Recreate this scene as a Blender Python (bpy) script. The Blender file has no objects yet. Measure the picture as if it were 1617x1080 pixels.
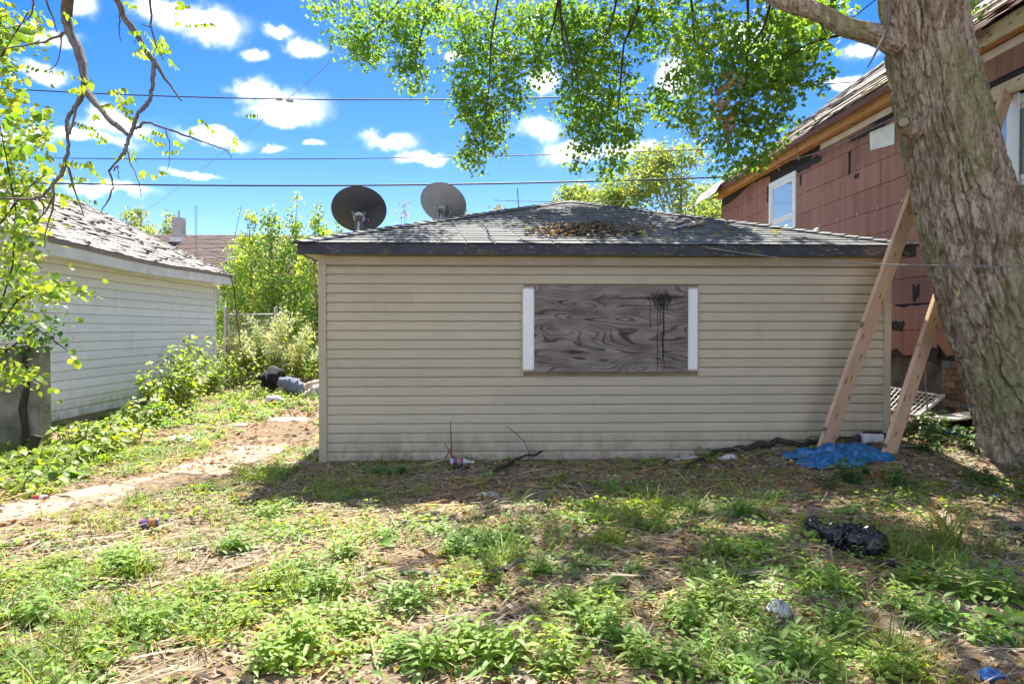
import bpy, math
import numpy as np
from mathutils import Vector, Matrix

# ------------------------------------------------------------------ camera, sky, sun, exposure
scene = bpy.context.scene
COL = scene.collection
YAW, PITCH, CAMZ = math.radians(2.2), math.radians(-1.06), 1.45
cam_data = bpy.data.cameras.new('camera')
cam_data.lens, cam_data.sensor_width = 24.0, 36.0
cam_data.clip_start, cam_data.clip_end = 0.05, 3000
cam = bpy.data.objects.new('camera', cam_data)
cam.location = (0, 0, CAMZ)
cam.rotation_euler = (math.radians(90) + PITCH, 0, -YAW)
COL.objects.link(cam)
scene.camera = cam

SUN_EL, SUN_AZ = math.radians(55), math.radians(1)      # azimuth from +Y, clockwise
sun_dir = Vector((math.sin(SUN_AZ) * math.cos(SUN_EL), math.cos(SUN_AZ) * math.cos(SUN_EL), math.sin(SUN_EL)))
sd = bpy.data.lights.new('sun', 'SUN')
sd.energy, sd.angle, sd.color = 3.05, math.radians(0.55), (1.0, 0.93, 0.80)
sun = bpy.data.objects.new('sun', sd)
sun.rotation_euler = sun_dir.to_track_quat('Z', 'Y').to_euler()
sun.location = (0, 0, 30)
COL.objects.link(sun)

vs = scene.view_settings
vs.view_transform, vs.look, vs.exposure, vs.gamma = 'Standard', 'None', 2.5, 1.0
vs.use_curve_mapping = False
scene.cycles.use_denoising = True
scene.cycles.max_bounces = 6
scene.cycles.adaptive_threshold = 0.02
scene.cycles.transparent_max_bounces = 8
scene.cycles.sample_clamp_indirect = 8.0

# pixel (1617x1080 picture) -> point helpers, used only to read positions off the photograph
_f = 1078.0
_C = np.array([0, 0, CAMZ])
_r = np.array([math.cos(YAW), -math.sin(YAW), 0])
_F = np.array([math.sin(YAW) * math.cos(PITCH), math.cos(YAW) * math.cos(PITCH), math.sin(PITCH)])
_U = np.cross(_r, _F)
def ray(u, v): return _F + _r * (u - 808.5) / _f - _U * (v - 540) / _f
def atY(u, v, Y): d = ray(u, v); return _C + d * (Y / d[1])
def atX(u, v, X): d = ray(u, v); return _C + d * (X / d[0])

world = bpy.data.worlds.new('World'); scene.world = world
world.use_nodes = True
def build_world():
    nt = world.node_tree; N = nt.nodes; L = nt.links
    N.clear()
    out = N.new('ShaderNodeOutputWorld'); bg = N.new('ShaderNodeBackground')
    bg.inputs['Strength'].default_value = 0.05
    L.new(bg.outputs[0], out.inputs[0])
    sky = N.new('ShaderNodeTexSky'); sky.sky_type = 'NISHITA'; sky.sun_disc = False
    sky.sun_elevation, sky.sun_rotation = SUN_EL, SUN_AZ
    sky.altitude, sky.air_density, sky.dust_density, sky.ozone_density = 0, 1.0, 0.3, 2.2
    hs = N.new('ShaderNodeHueSaturation'); hs.inputs['Saturation'].default_value = 1.52
    hs.inputs['Value'].default_value = 0.71; hs.inputs['Hue'].default_value = 0.517
    L.new(sky.outputs[0], hs.inputs['Color'])
    tc = N.new('ShaderNodeTexCoord')
    sep = N.new('ShaderNodeSeparateXYZ'); L.new(tc.outputs['Generated'], sep.inputs[0])
    def m(op, a, b=None, c=None):
        n = N.new('ShaderNodeMath'); n.operation = op
        for i, x in enumerate((a, b, c)):
            if x is None: continue
            if isinstance(x, (int, float)): n.inputs[i].default_value = x
            else: L.new(x, n.inputs[i])
        return n.outputs[0]
    az = m('ARCTAN2', sep.outputs[0], sep.outputs[1]); el = m('ARCSINE', sep.outputs[2])
    cmb = N.new('ShaderNodeCombineXYZ'); L.new(az, cmb.inputs[0]); L.new(el, cmb.inputs[1])
    n1 = N.new('ShaderNodeTexNoise'); n1.inputs['Scale'].default_value = 19; n1.inputs['Detail'].default_value = 7
    n1.inputs['Roughness'].default_value = 0.58
    L.new(tc.outputs['Generated'], n1.inputs['Vector'])
    n2 = N.new('ShaderNodeTexNoise'); n2.inputs['Scale'].default_value = 3.2; n2.inputs['Detail'].default_value = 8
    n2.inputs['Roughness'].default_value = 0.55
    mp = N.new('ShaderNodeMapping'); mp.inputs['Scale'].default_value = (1, 1, 2.4)
    L.new(tc.outputs['Generated'], mp.inputs[0]); L.new(mp.outputs[0], n2.inputs['Vector'])
    warp = N.new('ShaderNodeVectorMath'); warp.operation = 'SUBTRACT'; warp.inputs[1].default_value = (.5, .5, .5)
    L.new(n1.outputs['Color'], warp.inputs[0])
    wsc = N.new('ShaderNodeVectorMath'); wsc.operation = 'SCALE'; wsc.inputs['Scale'].default_value = 0.05
    L.new(warp.outputs[0], wsc.inputs[0])
    pos = N.new('ShaderNodeVectorMath'); pos.operation = 'ADD'
    L.new(cmb.outputs[0], pos.inputs[0]); L.new(wsc.outputs[0], pos.inputs[1])
    # cumulus puffs, each (u, v, half width, half height) read off the photograph
    puffs = [(330, 35, 85, 34), (270, 20, 60, 30), (455, 165, 85, 30), (400, 145, 45, 26), (440, 182, 75, 16), (485, 78, 50, 20), (435, 50, 40, 12),
             (615, 226, 62, 18), (670, 250, 60, 14), (340, 218, 75, 15), (180, 195, 75, 22), (130, 215, 95, 14), (430, 238, 30, 9),
             (405, 84, 26, 14), (130, 15, 30, 24), (70, 115, 40, 18), (170, 298, 90, 14), (300, 275, 60, 9), (70, 60, 60, 12),
             (850, 205, 60, 30), (900, 240, 90, 25), (1060, 120, 50, 40), (860, 120, 40, 30), (1360, 80, 35, 22), (1330, 130, 50, 12),
             (500, 228, 22, 7), (1000, 235, 70, 20), (720, 90, 24, 10), (1180, 60, 70, 30), (30, 215, 60, 14)]
    acc = None
    for (u, v, ru, rv) in puffs:
        d = ray(u, v); d = d / np.linalg.norm(d)
        a0, e0 = math.atan2(d[0], d[1]), math.asin(d[2])
        s = N.new('ShaderNodeVectorMath'); s.operation = 'SUBTRACT'
        L.new(pos.outputs[0], s.inputs[0]); s.inputs[1].default_value = (a0, e0, 0)
        k = N.new('ShaderNodeVectorMath'); k.operation = 'MULTIPLY'
        L.new(s.outputs[0], k.inputs[0]); k.inputs[1].default_value = (_f / ru * 1.08, _f / rv * 1.08, 0)
        ln = N.new('ShaderNodeVectorMath'); ln.operation = 'LENGTH'; L.new(k.outputs[0], ln.inputs[0])
        acc = ln.outputs['Value'] if acc is None else m('SMOOTH_MIN', acc, ln.outputs['Value'], 0.25)
    fld = m('SUBTRACT', 1.25, acc)
    # out of frame, denser white cloud is added to brighten the shade
    gen = m('MULTIPLY', m('SUBTRACT', n2.outputs['Fac'], 0.43), 6.0)
    away = N.new('ShaderNodeMapRange'); away.inputs['From Min'].default_value = 0.72; away.inputs['From Max'].default_value = 0.9
    L.new(m('MAXIMUM', m('ABSOLUTE', az), m('MULTIPLY', el, 1.55)), away.inputs['Value'])
    gen = m('ADD', gen, m('MULTIPLY', m('SUBTRACT', away.outputs[0], 1.0), 3.0))
    fld = m('MAXIMUM', fld, gen)
    fld = m('ADD', fld, m('MULTIPLY', m('SUBTRACT', n1.outputs['Fac'], 0.5), 1.3))
    mr = N.new('ShaderNodeMapRange'); mr.interpolation_type = 'SMOOTHSTEP'
    mr.inputs['From Min'].default_value = 0.0; mr.inputs['From Max'].default_value = 1.15
    mr.inputs['To Max'].default_value = 0.88
    L.new(fld, mr.inputs['Value'])
    mix = N.new('ShaderNodeMix'); mix.data_type = 'RGBA'
    L.new(m('POWER', mr.outputs[0], 3.0), mix.inputs['Factor']); L.new(hs.outputs[0], mix.inputs['A'])
    mix.inputs['B'].default_value = (17.0, 16.4, 16.0, 1)
    L.new(mix.outputs['Result'], bg.inputs['Color'])
build_world()

# ------------------------------------------------------------------ numpy noise
def _h(ix, iy, s):
    n = (ix.astype(np.int64) * 374761393 + iy.astype(np.int64) * 668265263 + s * 974634777) & 0x7fffffff
    n = ((n ^ (n >> 13)) * 1274126177) & 0x7fffffff
    return ((n ^ (n >> 16)) & 0xffff) / 65535.0
def vnoise(x, y, s=0):
    x = np.asarray(x, float); y = np.asarray(y, float)
    ix, iy = np.floor(x), np.floor(y); fx, fy = x - ix, y - iy
    fx = fx * fx * (3 - 2 * fx); fy = fy * fy * (3 - 2 * fy)
    a, b = _h(ix, iy, s), _h(ix + 1, iy, s); c, d = _h(ix, iy + 1, s), _h(ix + 1, iy + 1, s)
    return (a + (b - a) * fx) * (1 - fy) + (c + (d - c) * fx) * fy
def fbm(x, y, s=0, o=4):
    t, a, w = 0, .5, 0
    for i in range(o):
        t = t + a * vnoise(x * 2 ** i, y * 2 ** i, s + i * 17); w += a; a *= .5
    return t / w
def sstep(e0, e1, x):
    t = np.clip((np.asarray(x, float) - e0) / (e1 - e0), 0, 1); return t * t * (3 - 2 * t)
def cells(x, y, wrap, s=0):
    ix, iy = np.floor(x), np.floor(y)
    f1 = np.full(x.shape, 9.0); f2 = np.full(x.shape, 9.0); cid = np.zeros(x.shape)
    for dx in (-1, 0, 1):
        for dy in (-1, 0, 1):
            cx, cy = ix + dx, iy + dy
            hx, hy = _h(np.mod(cx, wrap), cy, s), _h(np.mod(cx, wrap), cy, s + 5)
            d = np.hypot(cx + hx - x, cy + hy - y)
            new = d < f1
            f2 = np.where(new, f1, np.minimum(f2, d)); cid = np.where(new, hx, cid); f1 = np.where(new, d, f1)
    return f1, f2, cid

# ------------------------------------------------------------------ materials
def newmat(name):
    m = bpy.data.materials.new(name); m.use_nodes = True
    nt = m.node_tree; nt.nodes.clear()
    o = nt.nodes.new('ShaderNodeOutputMaterial')
    return m, nt, o
class NB:
    """tiny node builder"""
    def __init__(s, nt): s.nt = nt
    def n(s, t, **k):
        x = s.nt.nodes.new(t)
        for a, b in k.items(): setattr(x, a, b)
        return x
    def put(s, sock, v):
        if v is None: return
        if hasattr(v, 'is_linked'): s.nt.links.new(v, sock)
        elif isinstance(v, (tuple, list)) and sock.type == 'RGBA' and len(v) == 3: sock.default_value = (*v, 1)
        else: sock.default_value = v
    def math(s, op, a, b=None, c=None):
        x = s.n('ShaderNodeMath', operation=op)
        for i, v in enumerate((a, b, c)): s.put(x.inputs[i], v)
        return x.outputs[0]
    def mix(s, f, a, b, mode='MIX'):
        x = s.n('ShaderNodeMix', data_type='RGBA', blend_type=mode)
        s.put(x.inputs['Factor'], f); s.put(x.inputs['A'], a); s.put(x.inputs['B'], b)
        return x.outputs['Result']
    def pos(s, scale=(1, 1, 1), rot=(0, 0, 0), obj=False):
        if obj: g = s.n('ShaderNodeTexCoord').outputs['Object']
        else: g = s.n('ShaderNodeNewGeometry').outputs['Position']
        m = s.n('ShaderNodeMapping'); m.inputs['Scale'].default_value = scale; m.inputs['Rotation'].default_value = rot
        s.nt.links.new(g, m.inputs[0]); return m.outputs[0]
    def noise(s, vec, scale, detail=4, rough=.55, dist=0):
        x = s.n('ShaderNodeTexNoise'); s.put(x.inputs['Vector'], vec)
        x.inputs['Scale'].default_value = scale; x.inputs['Detail'].default_value = detail
        x.inputs['Roughness'].default_value = rough; x.inputs['Distortion'].default_value = dist
        return x.outputs['Fac']
    def ramp(s, f, lo, hi, a=0., b=1.):
        x = s.n('ShaderNodeMapRange'); s.put(x.inputs['Value'], f)
        x.inputs['From Min'].default_value = lo; x.inputs['From Max'].default_value = hi
        x.inputs['To Min'].default_value = a; x.inputs['To Max'].default_value = b
        return x.outputs[0]
    def cramp(s, f, stops):
        x = s.n('ShaderNodeValToRGB'); s.put(x.inputs[0], f); e = x.color_ramp.elements
        while len(e) < len(stops): e.new(0.5)
        for i, (p, c) in enumerate(stops): e[i].position = p; e[i].color = (*c, 1)
        return x.outputs[0]
    def bump(s, h, strength, dist=0.01):
        x = s.n('ShaderNodeBump'); s.put(x.inputs['Height'], h)
        x.inputs['Strength'].default_value = strength; x.inputs['Distance'].default_value = dist
        return x.outputs[0]
    def bsdf(s, col, rough=.8, normal=None, metal=0, spec=None, trans=0):
        x = s.n('ShaderNodeBsdfPrincipled'); s.put(x.inputs['Base Color'], col); s.put(x.inputs['Roughness'], rough)
        x.inputs['Metallic'].default_value = metal
        if spec is not None: x.inputs['Specular IOR Level'].default_value = spec
        if trans: x.inputs['Transmission Weight'].default_value = trans
        s.put(x.inputs['Normal'], normal)
        return x.outputs[0]
    def rnd(s): return s.n('ShaderNodeObjectInfo').outputs['Random']
    def island(s): return s.n('ShaderNodeNewGeometry').outputs['Random Per Island']

def simple(name, c1, c2, scale=8, rough=.8, bump=.3, bscale=60, stretch=(1, 1, 1), vary=0.0, metal=0, spec=None, bdist=.004, obj=False, lo=.35, hi=.65):
    m, nt, o = newmat(name); b = NB(nt)
    p = b.pos(stretch, obj=obj)
    col = b.mix(b.ramp(b.noise(p, scale, 5), lo, hi), c1, c2)
    if vary:
        g = b.n('ShaderNodeHueSaturation'); b.put(g.inputs['Color'], col)
        b.put(g.inputs['Value'], b.ramp(b.rnd(), 0, 1, 1 - vary, 1 + vary)); col = g.outputs[0]
    nrm = b.bump(b.noise(p, bscale, 4), bump, bdist) if bump else None
    nt.links.new(b.bsdf(col, rough, nrm, metal, spec), o.inputs[0]); return m

def leafmat(name, cols, trans=.45, tcol=None, rough=.5, spec=.35):
    m, nt, o = newmat(name); b = NB(nt)
    k = len(cols)
    c = b.cramp(b.island(), [(i / max(1, k - 1), c) for i, c in enumerate(cols)])
    drift = b.ramp(b.noise(b.pos(), 1.4, 3), .35, .65)
    c = b.mix(1.0, c, b.mix(drift, (1.10, 1.02, .80), (.84, .98, 1.12)), 'MULTIPLY')
    d = b.bsdf(c, rough, spec=spec)
    t = b.n('ShaderNodeBsdfTranslucent')
    b.put(t.inputs[0], b.mix(1.0, c, tcol or (1.6, 1.5, .5), 'MULTIPLY'))
    x = b.n('ShaderNodeMixShader'); x.inputs[0].default_value = trans
    nt.links.new(d, x.inputs[1]); nt.links.new(t.outputs[0], x.inputs[2]); nt.links.new(x.outputs[0], o.inputs[0])
    return m

M = {}
def siding_mat(name, c, dirt, rough=.55, streak=.5):
    m, nt, o = newmat(name); b = NB(nt)
    p = b.pos()
    n1 = b.noise(p, 2.2, 6, .6); n2 = b.noise(b.pos((9, 9, .8)), 1.5, 5, .6)
    f = b.math('MULTIPLY', b.ramp(n1, .42, .75), b.ramp(n2, .35, .7))
    col = b.mix(b.math('MULTIPLY', f, streak), c, dirt)
    sp = b.n('ShaderNodeSeparateXYZ'); b.put(sp.inputs[0], p)         # soil splashed up the lowest courses
    spl = b.math('MULTIPLY', b.ramp(sp.outputs[2], .05, .42, 1, 0), b.ramp(b.noise(b.pos((1, 1, .6)), 7, 6, .65), .38, .66))
    col = b.mix(b.math('MULTIPLY', spl, .8), col, (.22, .165, .11))
    fl = b.ramp(b.noise(b.pos((1, 1, 2.5)), 26, 3, .5), .70, .76)
    col = b.mix(b.math('MULTIPLY', fl, .45), col, tuple(x * .45 for x in dirt))
    g = b.n('ShaderNodeHueSaturation'); b.put(g.inputs['Color'], col); b.put(g.inputs['Value'], b.ramp(b.rnd(), 0, 1, .95, 1.05))
    nrm = b.bump(b.noise(b.pos((.35, .35, 1)), 40, 4), .10, .004)
    nt.links.new(b.bsdf(g.outputs[0], rough, nrm, spec=.3), o.inputs[0]); return m
M['siding'] = siding_mat('beige_vinyl', (.47, .41, .295), (.34, .285, .20))
M['trim'] = simple('beige_trim', (.45, .39, .285), (.39, .34, .25), 3, .5, .05, spec=.3)
M['jchan'] = simple('beige_channel', (.42, .365, .28), (.38, .33, .25), 3, .5, .05, spec=.3)
M['gap'] = simple('dirty_gap', (.24, .19, .13), (.32, .26, .185), 6, .9, .1)
M['white_siding'] = siding_mat('white_vinyl', (.76, .78, .79), (.55, .53, .47), .5, .6)
M['white_trim'] = simple('white_trim', (.74, .73, .70), (.60, .58, .53), 3, .55, .08)
M['brown_drip'] = simple('brown_drip_edge', (.17, .12, .10), (.24, .18, .15), 5, .5, .1)
M['white_vinyl'] = simple('white_window_vinyl', (.80, .82, .80), (.74, .77, .76), 3, .35, .02)

def fascia_mat():
    m, nt, o = newmat('peeling_black_paint'); b = NB(nt)
    p = b.pos((1, 1, 5))
    big = b.noise(b.pos(), 1.6, 3); flake = b.noise(p, 11, 9, .72, .6)
    f = b.math('MULTIPLY', b.ramp(flake, .575, .62), b.ramp(big, .40, .56))
    base = b.mix(b.ramp(b.noise(b.pos(), 4, 4), .4, .65), (.011, .014, .024), (.028, .033, .046))
    moss = b.math('MULTIPLY', b.ramp(b.noise(b.pos(), 2.7, 5), .60, .68), .6)
    base = b.mix(moss, base, (.08, .085, .02))
    col = b.mix(f, base, (.36, .31, .26))
    nrm = b.bump(b.math('ADD', flake, f), .5, .004)
    nt.links.new(b.bsdf(col, .5, nrm), o.inputs[0]); return m
M['fascia'] = fascia_mat()

def shingle_mat(name, c1, c2, c3, vary=.22, rough=.85):
    m, nt, o = newmat(name); b = NB(nt)
    p = b.pos()
    gr = b.noise(p, 420, 2, .6); bl = b.noise(p, 3.0, 4)
    col = b.mix(b.ramp(gr, .35, .65), c1, c2); col = b.mix(b.math('MULTIPLY', b.ramp(bl, .5, .75), .6), col, c3)
    r = b.math('ADD', b.math('MULTIPLY', b.rnd(), .5), b.math('MULTIPLY', b.island(), .5))
    g = b.n('ShaderNodeHueSaturation'); b.put(g.inputs['Color'], col); b.put(g.inputs['Value'], b.ramp(r, .2, .8, 1 - vary, 1 + vary))
    nt.links.new(b.bsdf(g.outputs[0], rough, b.bump(gr, .5, .004), spec=.4), o.inputs[0]); return m
M['shingle'] = shingle_mat('charcoal_shingle', (.075, .082, .095), (.13, .14, .155), (.15, .15, .15))
M['old_shingle'] = shingle_mat('weathered_pale_shingle', (.20, .19, .185), (.29, .28, .275), (.16, .135, .12), .25)
M['brown_shingle'] = shingle_mat('brown_shingle', (.075, .045, .042), (.12, .075, .068), (.06, .045, .04), .3)
M['red_shingle'] = shingle_mat('red_shingle', (.13, .055, .05), (.18, .085, .075), (.09, .05, .05), .25)
M['curl'] = simple('curled_shingle_edge', (.09, .06, .045), (.17, .12, .09), 20, .9, .4)

def ply_mat():
    m, nt, o = newmat('weathered_plywood'); b = NB(nt)
    p = b.pos((.50, 1, 1.9)); p2 = b.pos((1.3, 1, 4.5))
    w = b.noise(p, 1.7, 1.6, .40, .5)
    kn = b.n('ShaderNodeTexVoronoi'); b.put(kn.inputs['Vector'], b.pos((1.3, 0.01, 2.4))); kn.inputs['Scale'].default_value = 1.15
    knot = b.math('POWER', b.ramp(kn.outputs['Distance'], 0, .42, 1, 0), 2.2)
    hgt = b.math('ADD', w, b.math('MULTIPLY', knot, .13))
    ring = b.math('SINE', b.math('MULTIPLY', hgt, 112.0))
    ring = b.ramp(ring, .45, 1.0)
    amp = b.ramp(b.noise(b.pos(), 4, 3), .33, .62, .25, 1)
    fine = b.noise(b.pos((6, 1, 90)), 3, 5, .65)
    base = b.mix(b.ramp(b.noise(p2, 2.0, 5), .35, .68), (.15, .124, .104), (.31, .272, .24))
    base = b.mix(b.ramp(b.noise(b.pos(), 2.6, 4), .55, .75, 0, .6), base, (.21, .155, .115))
    col = b.mix(b.math('MULTIPLY', b.math('MULTIPLY', ring, amp), .9), base, (.040, .026, .019))
    col = b.mix(b.ramp(fine, .52, .78, 0, .6), col, (.035, .03, .028))
    col = b.mix(b.ramp(kn.outputs['Distance'], .0, .035, .95, 0), col, (.01, .008, .007))
    # black splash with drips running down, upper right
    g = b.n('ShaderNodeNewGeometry'); s = b.n('ShaderNodeSeparateXYZ'); b.put(s.inputs[0], g.outputs['Position'])
    nz = b.noise(b.pos((1, 1, .5)), 26, 4, .6)
    dx = b.math('DIVIDE', b.math('SUBTRACT', s.outputs[0], 1.93), .115); dz = b.math('DIVIDE', b.math('SUBTRACT', s.outputs[2], 1.77), .09)
    rr = b.math('SQRT', b.math('ADD', b.math('MULTIPLY', dx, dx), b.math('MULTIPLY', dz, dz)))
    splash = b.ramp(b.math('SUBTRACT', b.math('ADD', rr, b.math('MULTIPLY', b.math('SUBTRACT', nz, .5), 3.6)), .55), 0, .75, .85, 0)
    for (x0, z0, wd) in ((1.80, 1.47, .0042), (1.885, 1.02, .0045), (1.945, 1.13, .006), (1.99, 1.62, .0038), (1.955, 1.0, .004), (1.915, 1.5, .005)):
        xx = b.math('ADD', s.outputs[0], b.math('MULTIPLY', b.math('SUBTRACT', b.noise(b.pos((0.01, 0.01, 1)), 5 + x0, 2), .5), .05))
        line = b.ramp(b.math('ABSOLUTE', b.math('SUBTRACT', xx, x0)), wd * .5, wd * 1.3, 1, 0)
        line = b.math('MULTIPLY', line, b.math('MULTIPLY', b.math('GREATER_THAN', s.outputs[2], z0), b.math('LESS_THAN', s.outputs[2], 1.76)))
        splash = b.math('MAXIMUM', splash, line)
    col = b.mix(splash, col, (.008, .007, .007))
    nrm = b.bump(b.math('SUBTRACT', fine, b.math('MULTIPLY', ring, .6)), .35, .003)
    nt.links.new(b.bsdf(col, .75, nrm, spec=.25), o.inputs[0]); return m
M['ply'] = ply_mat()

def wood_mat(name, c1, c2, knot=(.12, .06, .03), axis='Z', rough=.7):
    m, nt, o = newmat(name); b = NB(nt)
    st = {'Z': (9, 9, .6), 'X': (.6, 9, 9), 'Y': (9, .6, 9)}[axis]
    p = b.pos(st, obj=True)
    g = b.noise(p, 5, 6, .6, .4)
    col = b.mix(b.ramp(g, .3, .7), c1, c2)
    sp = b.n('ShaderNodeSeparateXYZ'); b.put(sp.inputs[0], b.pos({'Z': (5.5, 1, 1.9), 'X': (1.9, 1, 5.5), 'Y': (1, 1.9, 5.5)}[axis], obj=True))
    cb = b.n('ShaderNodeCombineXYZ'); b.put(cb.inputs[0], sp.outputs['Y' if axis == 'Y' else 'X']); b.put(cb.inputs[1], sp.outputs['Z'])
    v = b.n('ShaderNodeTexVoronoi', voronoi_dimensions='2D'); b.put(v.inputs['Vector'], cb.outputs[0]); v.inputs['Scale'].default_value = 1.6
    col = b.mix(b.ramp(v.outputs['Distance'], .05, .14, .85, 0), col, knot)
    col = b.mix(b.ramp(b.noise(b.pos(obj=True), 3, 4), .6, .72, 0, .35), col, tuple(x * .55 for x in c1))
    nt.links.new(b.bsdf(col, rough, b.bump(g, .3, .003), spec=.25), o.inputs[0]); return m
M['lumber'] = wood_mat('new_lumber', (.50, .33, .215), (.62, .44, .30))
M['orange_wood'] = wood_mat('exposed_orange_board', (.42, .20, .065), (.55, .29, .11), axis='Y')
M['pale_wood'] = wood_mat('pale_new_board', (.52, .40, .27), (.62, .49, .35), axis='Y')
M['grey_batten'] = wood_mat('weathered_batten', (.25, .19, .13), (.36, .28, .19), axis='Y')

def panel_mat():
    m, nt, o = newmat('red_brown_asphalt_panel'); b = NB(nt)
    gr = b.noise(b.pos((1, 1, .35)), 160, 3, .7)
    st = b.noise(b.pos((1, 3.5, .12)), 2.2, 4, .6)
    col = b.mix(b.ramp(gr, .3, .7), (.235, .115, .088), (.355, .19, .152))
    col = b.mix(b.ramp(st, .45, .72, 0, .5), col, (.42, .25, .21))
    col = b.mix(b.ramp(b.noise(b.pos(), 1.1, 4), .55, .75, 0, .45), col, (.14, .07, .06))
    g = b.n('ShaderNodeHueSaturation'); b.put(g.inputs['Color'], col); b.put(g.inputs['Value'], b.ramp(b.rnd(), 0, 1, .86, 1.14))
    nt.links.new(b.bsdf(g.outputs[0], .92, b.bump(gr, .6, .006), spec=.2), o.inputs[0]); return m
M['panel'] = panel_mat()
M['tar'] = simple('black_felt', (.010, .010, .011), (.02, .02, .02), 9, .8, .5, 30)
M['clap'] = simple('grey_old_clapboard', (.34, .36, .37), (.24, .25, .26), 7, .7, .2)
M['found'] = simple('sooty_foundation', (.055, .050, .045), (.16, .145, .125), 4, .95, .7, 40, bdist=.012)
M['brick'] = simple('tan_brick', (.20, .12, .075), (.27, .19, .13), 7, .9, .6, 50, vary=.35)
M['mortar'] = simple('mortar', (.16, .145, .13), (.24, .22, .19), 9, .95, .5)

def bark_mat(name, c1, c2, lichen, amt=.5):
    m, nt, o = newmat(name); b = NB(nt)
    p = b.pos((1, 1, .35))
    col = b.mix(b.ramp(b.noise(b.pos((1, 1, .22)), 17, 7, .7, .4), .42, .58), c1, c2)
    col = b.mix(b.math('MULTIPLY', b.ramp(b.noise(b.pos((1, 1, .45)), 2.1, 5, .6), .47, .60), amt), col, lichen)
    col = b.mix(b.math('MULTIPLY', b.ramp(b.noise(p, 34, 4), .55, .75), .5), col, tuple(x * 1.5 for x in c2))
    nrm = b.bump(b.noise(b.pos((1, 1, .22)), 30, 7, .72), 1.0, .035)
    nt.links.new(b.bsdf(col, .95, nrm, spec=.15), o.inputs[0]); return m
M['bark'] = bark_mat('maple_bark', (.24, .17, .112), (.55, .46, .35), (.29, .30, .13), .6)
M['twig'] = bark_mat('grey_branch_bark', (.16, .14, .125), (.25, .225, .20), (.18, .18, .14), .3)
M['twig_dark'] = bark_mat('dark_twig_bark', (.045, .036, .030), (.085, .07, .06), (.06, .06, .04), .3)
M['concrete'] = simple('mossy_concrete', (.095, .10, .062), (.27, .255, .21), 2.6, .95, .7, 22, bdist=.015)
M['path'] = simple('dusty_path_concrete', (.19, .145, .105), (.33, .27, .22), 3.5, .95, .4, 55, bdist=.006)
M['galv'] = simple('galvanised_steel', (.30, .31, .31), (.42, .43, .43), 12, .45, .1, metal=.7)
M['dish_dark'] = simple('charcoal_dish', (.040, .045, .055), (.055, .058, .066), 6, .45, .04)
M['dish_light'] = simple('grey_dish', (.27, .275, .27), (.32, .32, .31), 6, .4, .04)
M['wire'] = simple('black_cable', (.02, .02, .022), (.03, .03, .032), 5, .6, 0)
M['wire_pale'] = simple('pale_cable', (.16, .16, .165), (.22, .22, .22), 5, .5, 0)
def glass_mat():
    m, nt, o = newmat('window_glass'); b = NB(nt)
    x = b.n('ShaderNodeBsdfPrincipled'); x.inputs['Base Color'].default_value = (.30, .37, .38, 1)  # pale blue-green base stands in for reflected trees and sky, and a curtain
    x.inputs['Roughness'].default_value = .03; x.inputs['IOR'].default_value = 2.4; x.inputs['Coat Weight'].default_value = 1
    nt.links.new(x.outputs[0], o.inputs[0]); return m
M['glass'] = glass_mat()
def plain(name, c, rough=.5, metal=0, vary=.8, sc=9): M[name] = simple(name, c, tuple(x * vary for x in c), sc, rough, .1, metal=metal)
plain('tarp_blue', (.018, .16, .37), .34, vary=.55); plain('bag_black', (.006, .006, .007), .22, vary=1.8)
plain('white_plastic', (.75, .76, .76), .4); plain('label_purple', (.16, .05, .26), .4, vary=.8); plain('label_orange', (.62, .22, .03), .4)
plain('cup_blue', (.04, .18, .50), .4); plain('foil_red', (.5, .04, .04), .4); plain('dark_cloth', (.012, .012, .014), .9)
plain('denim', (.16, .20, .27), .9); plain('beige_cloth', (.50, .40, .32), .9); plain('grey_sheet', (.42, .40, .37), .6); plain('far_wall', (.42, .43, .43), .8)
plain('brass_nail', (.55, .50, .38), .5); plain('clear_plastic', (.55, .56, .54), .25); plain('yellow_tag', (.55, .50, .10), .6); plain('chimney_grey', (.45, .43, .40), .9)
plain('rust', (.20, .075, .03), .8)
M['ground'] = None
def ground_mat():
    m, nt, o = newmat('leaf_litter_soil'); b = NB(nt)
    p = b.pos()
    n1 = b.noise(p, .9, 5); n2 = b.noise(p, 14, 6, .65); n3 = b.noise(p, 60, 4, .6)
    col = b.mix(b.ramp(n2, .32, .68), (.125, .088, .062), (.30, .22, .155))
    col = b.mix(b.ramp(n3, .5, .72, 0, .7), col, (.37, .29, .21))
    col = b.mix(b.ramp(n1, .55, .72, 0, .5), col, (.10, .10, .045))
    nt.links.new(b.bsdf(col, .97, b.bump(b.math('ADD', n2, n3), .9, .03), spec=.1), o.inputs[0]); return m
M['ground'] = ground_mat()
M['weed'] = leafmat('weed_leaf', [(.14, .245, .055), (.19, .315, .065), (.26, .385, .075), (.17, .28, .08), (.32, .42, .11)], .52, (1.75, 1.65, .5))
M['weed_dark'] = leafmat('nettle_leaf', [(.055, .125, .045), (.08, .16, .055), (.11, .20, .06)], .40)
M['grass'] = leafmat('grass_blade', [(.11, .18, .045), (.15, .23, .05), (.21, .28, .07), (.30, .29, .11)], .42)
M['litter'] = leafmat('dead_leaf', [(.13, .08, .05), (.24, .16, .10), (.36, .26, .17), (.46, .37, .27), (.21, .13, .08), (.34, .19, .06), (.46, .33, .10)], .15, (1.2, 1.0, .6), .8, .15)
M['straw'] = leafmat('dry_straw', [(.20, .145, .095), (.36, .28, .19), (.50, .40, .29), (.28, .22, .155)], .05, (1, 1, 1), .8, .15)
M['maple'] = leafmat('maple_leaf', [(.09, .18, .055), (.115, .22, .058), (.155, .27, .06), (.12, .235, .07), (.20, .31, .065)], .58, (1.95, 1.75, .5))
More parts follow.
